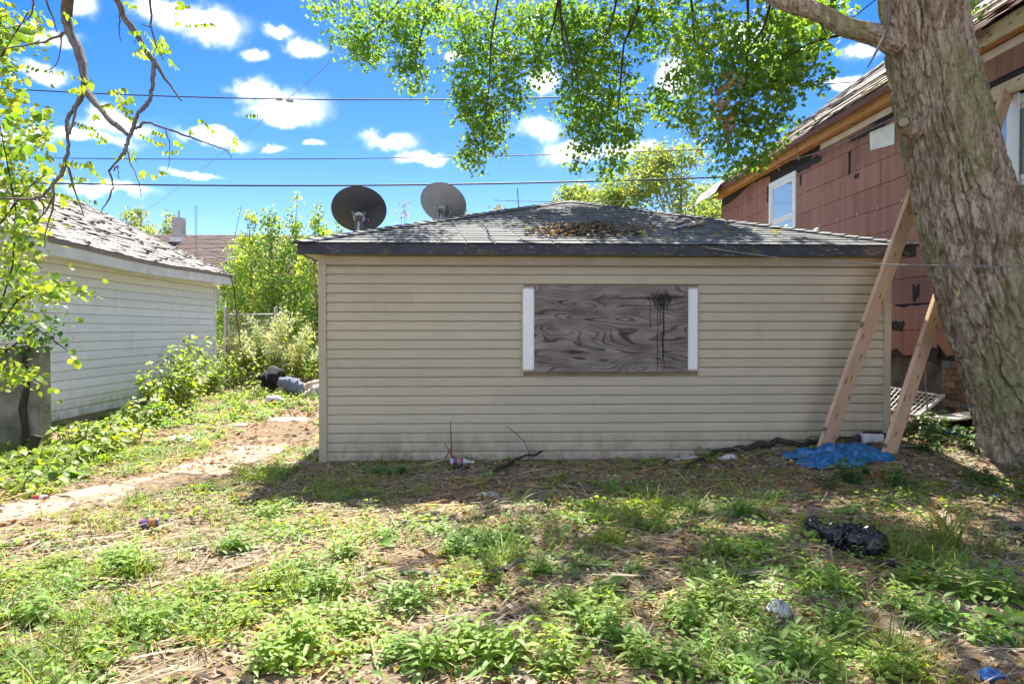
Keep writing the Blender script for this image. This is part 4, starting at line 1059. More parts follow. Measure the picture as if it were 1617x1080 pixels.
# ------------------------------------------------------------------ left foreground tree: bare grey limbs with bright leaflets
def build_left_tree():
    rng = np.random.default_rng(55); Y = 5.0
    t = empty('overhanging_tree', (-6.4, 5.2, 0), 'tree with crooked grey limbs and bright leaflets hanging in at upper left', 'tree')
    def pts(p, y=Y): return [atY(u, v, y) for u, v in p]
    V, F = sweep_bark([(-6.4, 5.2, -.1), (-6.45, 5.15, 1.5), (-6.2, 5.1, 3.2), (-5.4, 5.05, 4.8)], [.17, .15, .14, .12], 60, 140, .02, 40, 12, 4); mesh_np('trunk', V, F, 'twig', t, True)
    L = [([(-560, -520), (-300, -330), (-60, -230), (80, -120), (104, -40), (105, 20), (110, 52), (127, 88), (133, 125), (132, 142)], [.10, .085, .07, .055, .040, .036, .035, .032, .027, .025]),
         ([(132, 142), (124, 162), (108, 185), (106, 205), (108, 235), (98, 272), (84, 290), (60, 312), (0, 314)], [.022, .018, .015, .014, .013, .014, .012, .010, .008]),
         ([(133, 140), (150, 162), (170, 186), (190, 203), (201, 212)], [.026, .023, .020, .017, .014]),
         ([(80, -120), (178, -8), (196, 28), (214, 52), (228, 76), (243, 97), (265, 130), (287, 160)], [.03, .022, .022, .020, .018, .016, .010, .004]),
         ([(243, 97), (242, 130), (237, 155), (226, 172), (217, 182), (211, 202), (203, 218), (197, 238), (187, 252), (172, 270)], [.014, .014, .013, .013, .012, .013, .013, .011, .008, .006]),
         ([(172, 270), (177, 285), (178, 297), (170, 318), (159, 336)], [.006, .006, .006, .005, .003]),
         ([(213, 205), (232, 194), (265, 205), (300, 217), (340, 231), (357, 238), (366, 250)], [.009, .008, .007, .006, .005, .004, .003]),
         ([(128, 145), (120, 175), (110, 212)], [.012, .010, .009]), ([(108, 262), (115, 292), (124, 318), (133, 342)], [.010, .008, .006, .003]),
         ([(107, 50), (70, 66), (30, 74), (-10, 80)], [.011, .008, .006, .004]), ([(98, 52), (96, 75), (90, 100), (70, 116)], [.006, .005, .004, .003]),
         ([(84, 290), (80, 320), (62, 345), (40, 360)], [.010, .008, .006, .003]), ([(84, 290), (83, 330), (72, 365), (70, 392)], [.009, .007, .005, .003]), ([(60, 312), (70, 330), (58, 352)], [.007, .005, .003]),
         ([(238, 40), (246, 70), (258, 95)], [.006, .005, .004]), ([(236, -10), (238, 40), (222, 38)], [.008, .006, .003]), ([(62, -30), (82, 25), (90, 52)], [.008, .006, .004]),
         ([(180, 270), (186, 262), (187, 282)], [.005, .004, .003]), ([(200, 235), (208, 262), (220, 290), (223, 310)], [.005, .004, .003, .002]), ([(262, 206), (268, 235), (265, 270)], [.004, .003, .002]), ([(188, 25), (190, 65)], [.005, .003]), ([(213, 68), (213, 215 - 150)], [.003, .002]),
         ([(52, -20), (50, 20), (30, 40), (0, 46)], [.008, .006, .004, .003])]
    for p, r in L:
        P = np.array([atY(u, v, Y + .22 * math.sin(u * .021) + .18 * math.sin(v * .019)) for u, v in p])
        k = len(P); tt = np.linspace(0, k - 1, (k - 1) * 5 + 1); E = np.concatenate([[2 * P[0] - P[1]], P, [2 * P[-1] - P[-2]]]); Q = []
        for t_ in tt:
            i = min(int(t_), k - 2); f = t_ - i; a, b, c, d = E[i:i + 4]
            Q.append(.5 * (2 * b + (c - a) * f + (2 * a - 5 * b + 4 * c - d) * f * f + (3 * b - a - 3 * c + d) * f ** 3))
        r = np.interp(tt, range(k), r) * (1 + .12 * np.sin(tt * 2.9)); Q = np.array(Q) + rng.normal(0, .0025, (len(Q), 3))
        MB().tube(Q, r, 9).build('limb', 'twig', t, smooth=True)
    # pinnate leaves along the finer wood
    spots = [(160, 135, 26), (175, 150, 20), (205, 165, 30), (190, 160, 18), (150, 175, 20), (145, 205, 25), (160, 212, 14), (232, 55, 22), (255, 60, 24), (265, 85, 20), (215, 78, 18), (220, 60, 12), (305, 15, 20), (315, 30, 16), (290, 8, 20), (240, 200, 12), (245, 222, 10), (275, 225, 12), (285, 240, 12), (230, 262, 18), (245, 265, 10), (120, 130, 16), (110, 120, 14), (125, 260, 22), (145, 265, 16), (100, 300, 20), (110, 310, 14), (215, 240, 12), (130, 285, 14), (210, 12, 8), (318, 188, 8), (303, 202, 6), (410, 182, 8), (92, 15, 12), (60, 112, 10), (375, 215, 5), (225, 212, 10), (200, 232, 12)]
    P, D, Nn, S = [], [], [], []
    for (u, v, r) in spots:
        for k in range(max(1, r // 7)):
            c = atY(u + rng.uniform(-r, r) * .7, v + rng.uniform(-r, r) * .5, Y + rng.uniform(-.25, .25)); ax = rdir(rng, 1, -.7, .15)[0]; L_ = rng.uniform(.08, .15)
            sd = np.cross(ax, [0, 0, 1]); sd /= np.linalg.norm(sd)
            for i in range(8):
                s = 1 if i % 2 else -1; P.append(c + ax * L_ * (i // 2 + .5) / 4); D.append(sd * s * .6 + np.array([0, 0, -.8]) + ax * .3); Nn.append(rdir(rng, 1)[0] + np.array([0, -.8, .3])); S.append(rng.uniform(.032, .05))
    V, F = inst(leaf_lance(.26, 3, .1, .1), np.array(P), np.array(D), np.array(Nn), np.array(S)); mesh_np('foliage', V, F, 'locust', t)
build_left_tree()

def build_left_shrub():
    """large heart-shaped leaves at the left edge, every leaf an object"""
    rng = np.random.default_rng(77)
    t = empty('leafy_vine', (-5.4, 7.2, 0), 'bright yellow green climbing vine with large leaves filling the left edge', 'vine')
    stems = [[(-40, 640, 6.9), (-10, 520, 6.7), (20, 420, 6.6), (25, 330, 6.5), (10, 250, 6.4), (-10, 150, 6.3)], [(-60, 600, 6.9), (30, 470, 6.7), (90, 452, 6.6), (130, 455, 6.5)], [(-60, 660, 6.9), (0, 560, 6.8), (60, 520, 6.7), (95, 545, 6.7), (118, 562, 6.7)], [(-20, 380, 6.6), (40, 300, 6.5), (80, 270, 6.4)], [(-30, 140, 6.3), (20, 60, 6.2), (45, 20, 6.2)]]
    for s in stems: MB().tube([atY(*q) for q in s], np.linspace(.012, .004, len(s)), 6).build('stem', 'twig_dark', t)
    V0, F0 = leaf_lance(.40, 5, .22, .14); me = bpy.data.meshes.new('leaf'); me.from_pydata(V0.tolist(), [], F0.tolist()); me.materials.append(M['knot_big']); me.polygons.foreach_set('use_smooth', [True] * len(me.polygons))
    zones = [((0, 60), 26, 40, 30), ((15, 35), 26, 30, 14), ((60, 45), 14, 22, 8), ((10, 110), 20, 24, 10), ((15, 180), 30, 40, 22), ((60, 185), 16, 22, 8), ((25, 235), 34, 26, 20), ((75, 220), 12, 16, 6), ((30, 280), 44, 26, 26), ((20, 330), 44, 30, 30), ((40, 370), 40, 24, 18), ((20, 420), 36, 30, 26), ((60, 455), 46, 12, 22), ((100, 462), 36, 7, 12), ((20, 480), 30, 24, 16), ((30, 590), 34, 16, 14), ((5, 560), 20, 30, 10), ((115, 560), 12, 14, 5), ((70, 530), 20, 10, 6), ((88, 625), 4, 14, 3)]
    n = 0
    for (u, v), ru, rv, k in zones:
        for _ in range(k):
            p = atY(u + rng.normal(0, .55) * ru, v + rng.normal(0, .55) * rv, 6.5 + rng.uniform(-.45, .35))
            d = rdir(rng, 1, -.9, -.05)[0]; d[1] *= .6; nn = np.array([0, -.7, .6]) + rng.normal(0, .45, 3)
            d /= np.linalg.norm(d); nn = nn - d * (nn @ d); nn /= np.linalg.norm(nn); x = np.cross(d, nn); s = rng.uniform(.06, .115) * (.8 if v > 380 else 1)
            o = bpy.data.objects.new('leaf', me); COL.objects.link(o)
            R = Matrix(((x[0], d[0], nn[0]), (x[1], d[1], nn[1]), (x[2], d[2], nn[2]))).to_4x4()
            o.parent = t; o.matrix_parent_inverse = t.matrix_basis.inverted(); o.matrix_basis = Matrix.Translation(Vector(p)) @ R @ Matrix.Scale(s, 4); n += 1
    c = []
    for (u, v), ru, rv, k in zones[:16]:
        c.append(np.array([atY(u - 4 + rng.normal(0, .75) * ru, v + rng.normal(0, .8) * rv, 6.9 + rng.uniform(-.5, .5)) for _ in range(k * 7)]))
    c = np.concatenate(c); V, F = inst(leaf_lance(.33, 4, .2, .12), c, rdir(rng, len(c), -.9, .2), rng.normal(0, .5, (len(c), 3)) + [0, -.6, .6], rng.uniform(.04, .085, len(c)))
    o = mesh_np('small_leaves', V, F, 'knot', t); o['kind'] = 'stuff'
    # darker ivy-like mass on top of the concrete wall
    c = np.array([atY(25, 515, 8.3)]) + rdir(rng, 420) * rng.uniform(0, 1, (420, 1)) ** .5 * np.array([.75, .3, .36])
    V, F = inst(leaf_lance(.34, 3, .15, .1), c, rdir(rng, 420, -.8, .1), rdir(rng, 420) + [0, -.6, .6], rng.uniform(.05, .09, 420))
    o = mesh_np('ivy', V, F, 'weed_dark'); tag(o, 'dark green ivy heaped on top of the concrete wall slab', 'ivy')
def _knot_big():
    m, nt, o = newmat('large_bright_leaf'); b = NB(nt)
    c = b.cramp(b.rnd(), [(0, (.08, .17, .035)), (.35, (.15, .27, .045)), (.7, (.21, .32, .055)), (1, (.29, .35, .07))])
    x = b.n('ShaderNodeMixShader'); x.inputs[0].default_value = .5; t = b.n('ShaderNodeBsdfTranslucent'); b.put(t.inputs[0], b.mix(1, c, (1.6, 1.5, .45), 'MULTIPLY'))
    nt.links.new(b.bsdf(c, .45, spec=.3), x.inputs[1]); nt.links.new(t.outputs[0], x.inputs[2]); nt.links.new(x.outputs[0], o.inputs[0]); return m
M['knot_big'] = _knot_big()
build_left_shrub()

# ------------------------------------------------------------------ knotweed
def knot_plant(rng, base, h, lean, nst, leaf, label, name='knotweed', plumes=0, group=None, mat='knot', spread=.25):
    t = empty(name, tuple(base), label, 'plant', group)
    P, D, Nn, S, FP = [], [], [], [], []
    for k in range(nst):
        a = rng.uniform(0, 2 * math.pi); off = np.array([math.cos(a), math.sin(a), 0]) * spread * rng.uniform(0, 1)
        hh = h * rng.uniform(.55, 1.05); ln = np.array(lean) * hh + np.array([math.cos(a), math.sin(a), 0]) * hh * .3
        pts = [np.array(base) + off + ln * tt ** 1.8 + np.array([0, 0, hh * (tt - .18 * tt ** 3) - .05]) for tt in np.linspace(0, 1, 7)]
        MB().tube(pts, np.linspace(.009, .003, 7), 5).build('stem', 'rust' if plumes else 'twig', t)
        n = int(9 + hh * 10)
        for i in range(n):
            tt = .22 + .78 * i / n; f = tt * 6; i0 = min(int(f), 5); p = pts[i0] * (1 - (f - i0)) + pts[i0 + 1] * (f - i0)
            b = i * 2.4 + a; sd = np.array([math.cos(b), math.sin(b), -.25 + rng.normal(0, .2)])
            P.append(p + sd * .04); D.append(sd); Nn.append(np.array([0, 0, 1]) + rng.normal(0, .3, 3)); S.append(leaf * rng.uniform(.6, 1.15) * (1.1 - .5 * tt))
            if plumes and tt > .55:
                for q in range(plumes): FP.append(p + sd * .05 + rng.normal(0, .05, 3) + [0, 0, .05])
    V, F = inst(leaf_lance(.36, 4, .2, .12), np.array(P), np.array(D), np.array(Nn), np.array(S)); mesh_np('foliage', V, F, mat, t)
    if plumes:
        FP = np.array(FP); n = len(FP); dd = rdir(rng, n, -.3, .9)
        parts = []
        for j in range(5):
            parts.append(inst(leaf_diamond(.35), FP + dd * .035 * j, rdir(rng, n, -.2, 1), rdir(rng, n), rng.uniform(.03, .06, n)))
        V, F = cat_vf(parts); mesh_np('flowers', V, F, 'plume', t)
    return t
def build_knotweed():
    rng = np.random.default_rng(66)
    row = [(85, 760, .30, .14), (30, 785, .28, .12), (110, 735, .36, .15), (150, 720, .40, .15), (190, 702, .42, .14), (60, 740, .34, .14), (175, 690, .38, .13), (225, 672, .46, .14), (245, 655, .60, .14), (268, 648, .85, .14), (290, 640, .95, .14), (310, 632, .70, .13), (335, 622, .62, .13), (355, 618, .55, .12), (130, 700, .42, .13), (285, 622, 1.1, .13), (10, 770, .3, .14), (230, 640, .5, .12), (270, 662, .3, .11)]
    ORD = 'first second third fourth fifth sixth seventh eighth ninth tenth eleventh twelfth thirteenth fourteenth fifteenth sixteenth seventeenth eighteenth nineteenth'.split()
    rank = np.argsort(np.argsort([r[0] for r in row])); ordn = [ORD[k] for k in rank]
    for i, (u, v, h, lf) in enumerate(row):
        b = G(u, v); knot_plant(rng, b, h * 1.3 * b[1] / 9.5, (.12, -.10, 0), 8, lf * 1.2, 'bright green knotweed along the white garage wall, %s from the left' % ordn[i], group='knotweed along the white garage')
    for (u, v, h, y) in ((370, 0, 1.9, 18.0), (392, 0, 2.3, 18.3), (415, 0, 2.2, 17.9), (440, 0, 2.3, 18.5), (462, 0, 1.9, 17.6), (355, 0, 2.0, 18.6), (428, 0, 1.5, 17.2), (480, 0, 1.6, 17.8)):
        p = atY(u, 605, y); knot_plant(rng, (p[0], y, 0), h, (rng.uniform(-.05, .16), -.08, 0), 9, .15, 'tall knotweed with cream flower plumes by the wire gate, ' + {370: 'second', 392: 'third', 415: 'fourth', 440: 'sixth', 462: 'seventh', 355: 'first', 428: 'fifth', 480: 'eighth'}[u] + ' from the left', 'flowering_knotweed', 2, 'flowering knotweed around the gate', spread=.45)
    for (u, v, h) in ((395, 628, .45), (420, 632, .35), (448, 622, .4), (470, 640, .3), (405, 615, .5), (380, 640, .4), (485, 650, .22), (450, 640, .25), (370, 650, .3)):
        b = G(u, v); knot_plant(rng, b, h * b[1] / 12, (0, -.1, 0), 5, .10, 'low leafy plant in the sun between gate and path, %s from the left' % {370: 'first', 380: 'second', 395: 'third', 405: 'fourth', 420: 'fifth', 448: 'sixth', 450: 'seventh', 470: 'eighth', 485: 'ninth'}[u], 'leafy_plant', 0, 'low plants by the gate')
build_knotweed()

# ------------------------------------------------------------------ background trees
def bg_tree(name, label, base, h, blobs, nleaf, size, mat, seed, trunk_r=.08, tmpl=None, group=None, cat='tree', bark='twig'):
    rng = np.random.default_rng(seed); base = np.array(base, float)
    t = empty(name, tuple(base), label, cat, group)
    top = base + [0, 0, h * .9]
    tr = MB().tube([base - [0, 0, .2], base + [rng.uniform(-.1, .1), 0, h * .3], base + [rng.uniform(-.2, .2), 0, h * .6], top], [trunk_r * 1.2, trunk_r, trunk_r * .6, trunk_r * .15], 8).build('trunk', bark, t)
    tot = sum(b[3] for b in blobs); P = []
    lb = MB()
    for (dx, dy, dz, wgt, rx, ry, rz) in blobs:
        n = int(nleaf * wgt / tot); c = base + [dx, dy, dz]
        # clumps inside the mass leave gaps and give light and dark
        m = max(3, n // 45); cl = c + rdir(rng, m) * rng.uniform(.2, 1, (m, 1)) ** .5 * np.array([rx, ry, rz])
        P.append(cl[rng.integers(0, m, n)] + rng.normal(0, 1, (n, 3)) * np.array([rx, ry, rz]) * .16 + rng.normal(0, size * .6, (n, 3)))
        for q in cl[:max(2, m // 5)]: lb.tube([base + [0, 0, max(.2, min(h * .8, (q - base)[2] * .75))], (q + base + [0, 0, h * .5]) / 2, q], [trunk_r * .4, trunk_r * .22, .004], 5)
    lb.build('branches', bark, t)
    P = np.concatenate(P); n = len(P)
    V, F = inst(tmpl or leaf_diamond(.32), P, rdir(rng, n, -.9, .4), rdir(rng, n) + [0, 0, .5], size * rng.uniform(.6, 1.2, n)); mesh_np('crown', V, F, mat, t)
def build_bg():
    for i, (u, y, h, w) in enumerate(((395, 21, 5.1, .8), (430, 20.5, 5.3, .75), (468, 21.5, 5.5, .9), (500, 20.5, 5.2, .8), (528, 22, 5.0, .7), (378, 22, 4.2, .7))):
        b = atY(u, 600, y); b[2] = 0
        bl = [(0, 0, h * f, 1.1 - .55 * f, w * (1.15 - .65 * f), w, h * .16) for f in (.28, .42, .56, .7)] + [(.05, 0, h * .84, .28, w * .4, w * .4, h * .12), (0, 0, h * .95, .06, w * .25, w * .25, h * .08)]
        bg_tree('young_poplar', ('leftmost', 'second', 'third', 'fourth', 'fifth')[i] + ' slim poplar from the left in the thicket beside the beige garage' if i < 5 else 'short poplar behind the left gate post', b, h, bl, 4000, .115, 'poplar', 200 + i, .05, group='thicket of young poplars')
    b = atY(635, 600, 24); b[2] = 0
    bg_tree('thin_sapling', 'sparse sapling with rusty leaves between the two satellite dishes', b, 6.0, [(0, 0, 5.0, 1, .6, .5, .9), (-.2, 0, 4.2, .8, .5, .5, .6)], 160, .09, 'yellow_leaf', 230, .03)
    b = atY(765, 600, 34); b[2] = 0
    bg_tree('yellowing_tree', 'small yellowing tree top just over the garage roof beside the grey dish', b, 7.6, [(-.6, 0, 6.6, 1, .7, .8, .6), (.9, 0, 6.9, 1, .8, .8, .7)], 1200, .16, 'yellow_leaf', 231, .08)
    b = atY(225, 600, 55); b[2] = 0
    bg_tree('distant_tree', 'distant blue green tree behind the brown roof', b, 12, [(-.4, 0, 10.2, 1, 1.0, 1, 1.1), (.3, 0, 9.2, 1, 1.4, 1, .8), (2.1, 0, 9.8, .6, .8, .8, .9), (2.6, 0, 9.0, .5, .8, .8, .6)], 1500, .26, 'far_leaf', 232, .15)
    for i, (u, y, h, bl) in enumerate(((985, 27, 8.2, [(-.9, 0, 5.4, 1, 1.2, 1, 1.0), (.2, 0, 6.4, 1.2, 1.2, 1, 1.1), (.3, 0, 4.5, 1, 1.6, 1, .9), (1.0, 0, 7.2, .6, .9, .8, .6)]), (1075, 26, 8.3, [(-.8, 0, 6.2, 1.2, 1.2, 1, 1.1), (.3, 0, 5.0, 1.3, 1.4, 1, 1.1), (0, 0, 7.2, .7, 1.0, .8, .6), (.6, 0, 4.0, 1, 1.4, 1, .8)]), (1145, 29, 8.0, [(-.6, 0, 6.0, 1, 1.0, 1, 1.0), (.2, 0, 4.8, 1.2, 1.3, 1, 1.2), (.4, 0, 6.8, .5, .7, .8, .6)]), (915, 30, 8.4, [(0, 0, 6.3, 1, 1.1, .8, .7), (.9, 0, 6.0, 1, 1.2, .8, .8)]))):
        b = atY(u, 600, y); b[2] = 0
        bl = [(q[0], q[1], q[2] * 1.13, *q[3:]) for q in bl]; h = h * 1.08
        bg_tree('locust_tree', 'pale hazy green locust tree beyond the garage roof, ' + ('second from the left', 'third from the left', 'rightmost beside the house', 'leftmost')[i], b, h, bl, 5200, .17, 'far_leaf', 240 + i, .09, group='pale trees behind the garage')
    # low scrub closing the view behind the gate and along the lane
    for i, (u, y, w, h) in enumerate(((400, 24, 1.6, 2.4), (455, 25, 1.6, 2.6), (505, 23.5, 1.4, 2.2), (340, 26, 1.8, 2.6), (550, 26, 1.8, 2.6))):
        b = atY(u, 600, y); b[2] = 0
        bg_tree('scrub_bush', 'dense dark bush low behind the poplar thicket, ' + ('second', 'third', 'fourth', 'first', 'fifth')[i] + ' from the left', b, h, [(0, 0, h * .4, 1, w, 1, h * .4), (.5, 0, h * .65, .7, w * .7, 1, h * .3)], 2200, .14, 'weed_dark', 260 + i, .04, group='bushes behind the thicket', cat='bush')
build_bg()
# ------------------------------------------------------------------ satellite dishes
def dish(loc_c, n, mat, base_xy, label, R=.335):
    n = np.array(n, float); n /= np.linalg.norm(n); c = np.array(loc_c, float)
    a = np.cross([0, 0, 1], n); a /= np.linalg.norm(a); b = np.cross(n, a)
    bx, by = base_xy; bz = EAVE_T + max(0, min((bx - (GX0 - OV)) / (PEAK[0] - GX0 + OV), (by - (GY0 - OV)) / (PEAK[1] - GY0 + OV))) * (PEAK[2] - EAVE_T)
    t = empty('satellite_dish', (bx, by, bz), label, 'satellite dish')
    V = []; F = []; nr, nt_ = 9, 40
    for side in (0, 1):
        for i in range(nr):
            r = R * i / (nr - 1)
            for j in range(nt_):
                th = 2 * math.pi * j / nt_; V.append(c + (a * math.cos(th) * 1.06 + b * math.sin(th)) * r + n * (.085 * (r / R) ** 2 - .085 + (.008 if side else 0)))
    for s in (0, 1):
        o = s * nr * nt_
        for i in range(nr - 1):
            for j in range(nt_):
                q = (o + i * nt_ + j, o + i * nt_ + (j + 1) % nt_, o + (i + 1) * nt_ + (j + 1) % nt_, o + (i + 1) * nt_ + j); F.append(q[::-1] if s == 0 else q)
    MB().add(V, F).build('reflector', mat, t, smooth=True)
    rim = [c + (a * math.cos(x) * 1.06 + b * math.sin(x)) * R + n * .002 for x in np.linspace(0, 2 * math.pi, 41)]
    MB().tube(rim, .008, 6, False).build('rim', mat, t, smooth=True)
    bk = c - n * .10 - np.array([0, 0, .03]); back = c - n * .088
    MB().tube([c - n * .078 - b * .07, c - n * .098 - b * .07, c - n * .118 - b * .07], [.085, .082, .055], 18).build('back_plate', 'galv', t, bevel=.003)
    for s in (-1, 1): MB().tube([c - n * .075 + a * s * .075 - b * .005, c - n * .10 + a * s * .075 - b * .005], .022, 10).build('bolt_ear', 'galv', t)
    pv = c - n * .15 - b * .09
    m = MB()
    for s in (-1, 1): m.bar(c - n * .10 + a * s * .045 - b * .03, pv + a * s * .045 - b * .12, .012, .10, n)
    m.build('bracket', 'galv', t)
    MB().tube([(bx, by, bz - .02), (bx, by, pv[2] - .18), (pv[0], pv[1], pv[2] - .05), pv], .024, 10).build('mast', 'galv', t, smooth=True)
    MB().box((bx - .07, by - .09, bz - .02), (bx + .07, by + .09, bz + .012)).build('foot_plate', 'galv', t)
    tip = c - b * R * .95 + n * .42
    MB().tube([c - b * R * .92, c - b * R * .95 + n * .2, tip], .012, 6).build('feed_arm', 'galv', t)
    MB().tube([tip, tip + (c - tip) * .22], [.03, .022], 10).build('receiver', 'dish_light', t)
    MB().tube([c - n * .086 - a * .12 - b * .10, c - n * .094 - a * .12 - b * .10], .010, 8).build('plug', 'white_plastic', t)
p1 = atY(567, 331, 9.2); dish(p1, (-.10, .78, .62), 'dish_dark', (p1[0] + .02, 9.06), 'dark charcoal satellite dish on the garage roof, seen from behind')
p2 = atY(700, 321, 10.0); dish(p2, (.27, .74, .62), 'dish_light', (p2[0] - .04, 9.86), 'light grey satellite dish on the garage roof, tilted to one side', .325)
# thin rod standing behind the ridge
a = atY(817, 298, 11.0); zz = 3.1
tag(MB().tube([(a[0] + .03, 11.0, zz), (a[0] + .02, 11.0, a[2] * .5 + zz * .5), a], .008, 6).build('metal_rod', 'rust'), 'thin upright metal rod rising behind the garage roof slope', 'rod')

# ------------------------------------------------------------------ lumber braces
def lumber(p, q, w, t, normal, label, mat='lumber', name='lumber_brace', group=None):
    p = Vector(p); q = Vector(q); z = (q - p); L = z.length; z.normalize(); n = Vector(normal); n = (n - z * n.dot(z)).normalized(); x = n.cross(z).normalized()
    me = MB().box((-w / 2, -t / 2, 0), (w / 2, t / 2, L)).build(name, mat, bevel=.004)
    R = Matrix((x, -n, z)).transposed()
    R = Matrix(((x[0], -n[0], z[0]), (x[1], -n[1], z[1]), (x[2], -n[2], z[2]))).to_4x4()
    me.matrix_basis = Matrix.Translation(p) @ R
    return tag(me, label, 'lumber', group)
b1 = G(1303, 702); b1 = np.array([b1[0], min(b1[1], 7.18), b1[2]])
b1 = atY(1303, 704, 7.12); t1 = atY(1440, 320, 7.16); t1 = b1 + (t1 - b1) * 1.32
lumber(b1 - (t1 - b1) * .012, t1, .205, .04, (.50, -1, 0), 'wide new lumber plank leaning across the garage corner and eave')
b2 = atY(1398, 732, 6.82); t2 = atX(1590, 146, HX - .15)
lumber(b2 - (t2 - b2) * .01, t2, .185, .045, (.45, -1, 0), 'new lumber brace in the blue tarp propped against the house window header')

# ------------------------------------------------------------------ wires
def wire(name, pts, r, mat, label, n=40):
    """sagging cable through the given points (smooth)"""
    P = np.array(pts, float); t = np.linspace(0, len(P) - 1, n)
    # quadratic through neighbours keeps a gentle curve
    s = np.arange(len(P)); C = [np.polyfit(s, P[:, i], min(2, len(P) - 1)) for i in range(3)]
    Q = np.stack([np.polyval(c, t) for c in C], 1)
    return tag(MB().tube(Q, r, 6).build(name, mat), label, 'wire')
def far_wire(row, Y, r, label, dxl=-250, dxr=1900):
    (u0, v0), (u1, v1), (u2, v2) = row; c = np.polyfit([u0, u1, u2], [v0, v1, v2], 2)
    us = np.linspace(dxl, dxr, 50)
    P = [atY(u, np.polyval(c, u), Y) for u in us]
    return tag(MB().tube(P, r, 6).build('power_line', 'wire', smooth=True), label, 'wire')
far_wire([(0, 140), (460, 157), (1000, 150)], 20.0, .018, 'topmost overhead line, with two small splices, crossing the sky')
far_wire([(90, 250), (600, 250), (1090, 237)], 20.6, .014, 'middle overhead line crossing the sky behind the maple leaves')
far_wire([(40, 289), (560, 293), (1140, 280)], 21.0, .026, 'thickest lowest overhead line just above the satellite dishes')
far_wire([(800, 317), (1000, 318), (1140, 312)], 24.0, .012, 'faint low overhead line over the roof ridge in front of the pale trees', 780, 1500)
for u, v in ((441, 157), (458, 160)):
    a, b = atY(u - 6, v, 19.97), atY(u + 6, v + .5, 19.97)
    tag(MB().tube([a, a * .8 + b * .2, a * .2 + b * .8, b], [.02, .05, .05, .02], 8).build('line_splice', 'clap'), 'small grey splice on the topmost overhead line, %s one' % ('left' if u < 450 else 'right'), 'splice')
r0 = np.array([atY(1035, 378, 7.75)[0], 7.75, roof_z(0, 7.75) + .03]); 
w = [r0 + [-.7, .5, .16], r0, atY(1120, 392, 7.24), atY(1240, 409, 7.05), atY(1400, 418, 6.7), atY(1617, 422, 5.9), atY(1750, 420, 5.4)]
tag(MB().tube(w, .006, 6).build('service_wire', 'wire_pale', smooth=True), 'slack cable running from the garage roof across the maple trunk', 'wire')
tag(MB().tube([atY(215, 345, 24), atY(300, 283, 18), atY(400, 202, 14.5), atY(496, 122, 12), atY(545, 78, 11.6), atY(600, 35, 11.2), atY(640, -10, 11), atY(700, -80, 10.6)], .005, 6).build('drop_wire', 'wire_pale', smooth=True), 'thin diagonal wire rising into the maple leaves over the dark dish', 'wire')
tag(MB().tube([atY(1160, 200, 9), atY(1235, 110, 8.3), atY(1330, 42, 7.4), atY(1390, -6, 6.9), atY(1440, -60, 6.6)], .006, 6).build('drop_wire', 'wire', smooth=True), 'thin dark wire slanting past the maple limb to its trunk', 'wire')
for i, (u, y) in enumerate(((308, 30), (310.5, 30.3), (375, 31))):
    a = atY(u + (6 if i == 2 else 0), 325, y); b = atY(u - (16 if i == 2 else 0), 425, y)
    tag(MB().tube([a, (a + b) / 2 + [.02, 0, 0], b], .012, 5).build('guy_wire', 'wire_pale' if i < 2 else 'wire'), (('left' if i == 0 else 'right') + ' wire of the thin vertical pair before the brown far roof' if i < 2 else 'single leaning dark wire in front of the brown far roof near the poplars'), 'wire', 'thin wires before the far roof' if i < 2 else None)

# ------------------------------------------------------------------ wire gate
def build_gate():
    t = empty('wire_gate', (-6.3, 18.4, 0), 'chain link gate with grey posts and top rail between the two garages', 'gate')
    A, B = atY(357, 600, 18.4), atY(436, 600, 18.4); zt = atY(400, 486, 18.4)[2]
    for p, zz in ((A, zt), (B, zt - .02)):
        o = MB().tube([(p[0], 18.4, -.1), (p[0], 18.4, zz)], .045, 12).build('post', 'galv', t, smooth=False)
        MB().tube([(p[0], 18.4, zz), (p[0], 18.4, zz + .03), (p[0], 18.4, zz + .05)], [.05, .045, .01], 12).build('post_cap', 'galv', o)
    zr = atY(400, 497, 18.4)[2]
    MB().tube([(A[0] + .06, 18.38, zr), (B[0] - .05, 18.38, zr + .01)], .022, 8).build('rail', 'galv', t)
    MB().tube([(A[0] + .08, 18.38, .1), (A[0] + .08, 18.38, zr)], .014, 8).build('rail', 'galv', t)
    m = MB(); W = B[0] - A[0]
    for i in range(-14, 20):
        for s in (1, -1):
            x0 = A[0] + i * .11 * 1; pts = []
            z0, z1 = .05, zr; xa = x0 if s > 0 else x0 + zr; L = z1 - z0
            a = np.array([x0, 18.38, z0]) if s > 0 else np.array([x0 + L, 18.38, z0]); b = np.array([x0 + L, 18.38, z1]) if s > 0 else np.array([x0, 18.38, z1])
            ts = [t_ for t_ in np.linspace(0, 1, 80) if A[0] < (a + (b - a) * t_)[0] < B[0]]
            if len(ts) > 2: m.tube([a + (b - a) * ts[0], a + (b - a) * ts[-1]], .0028, 3, False)
    m.build('chain_link_mesh', 'galv', t)
build_gate()

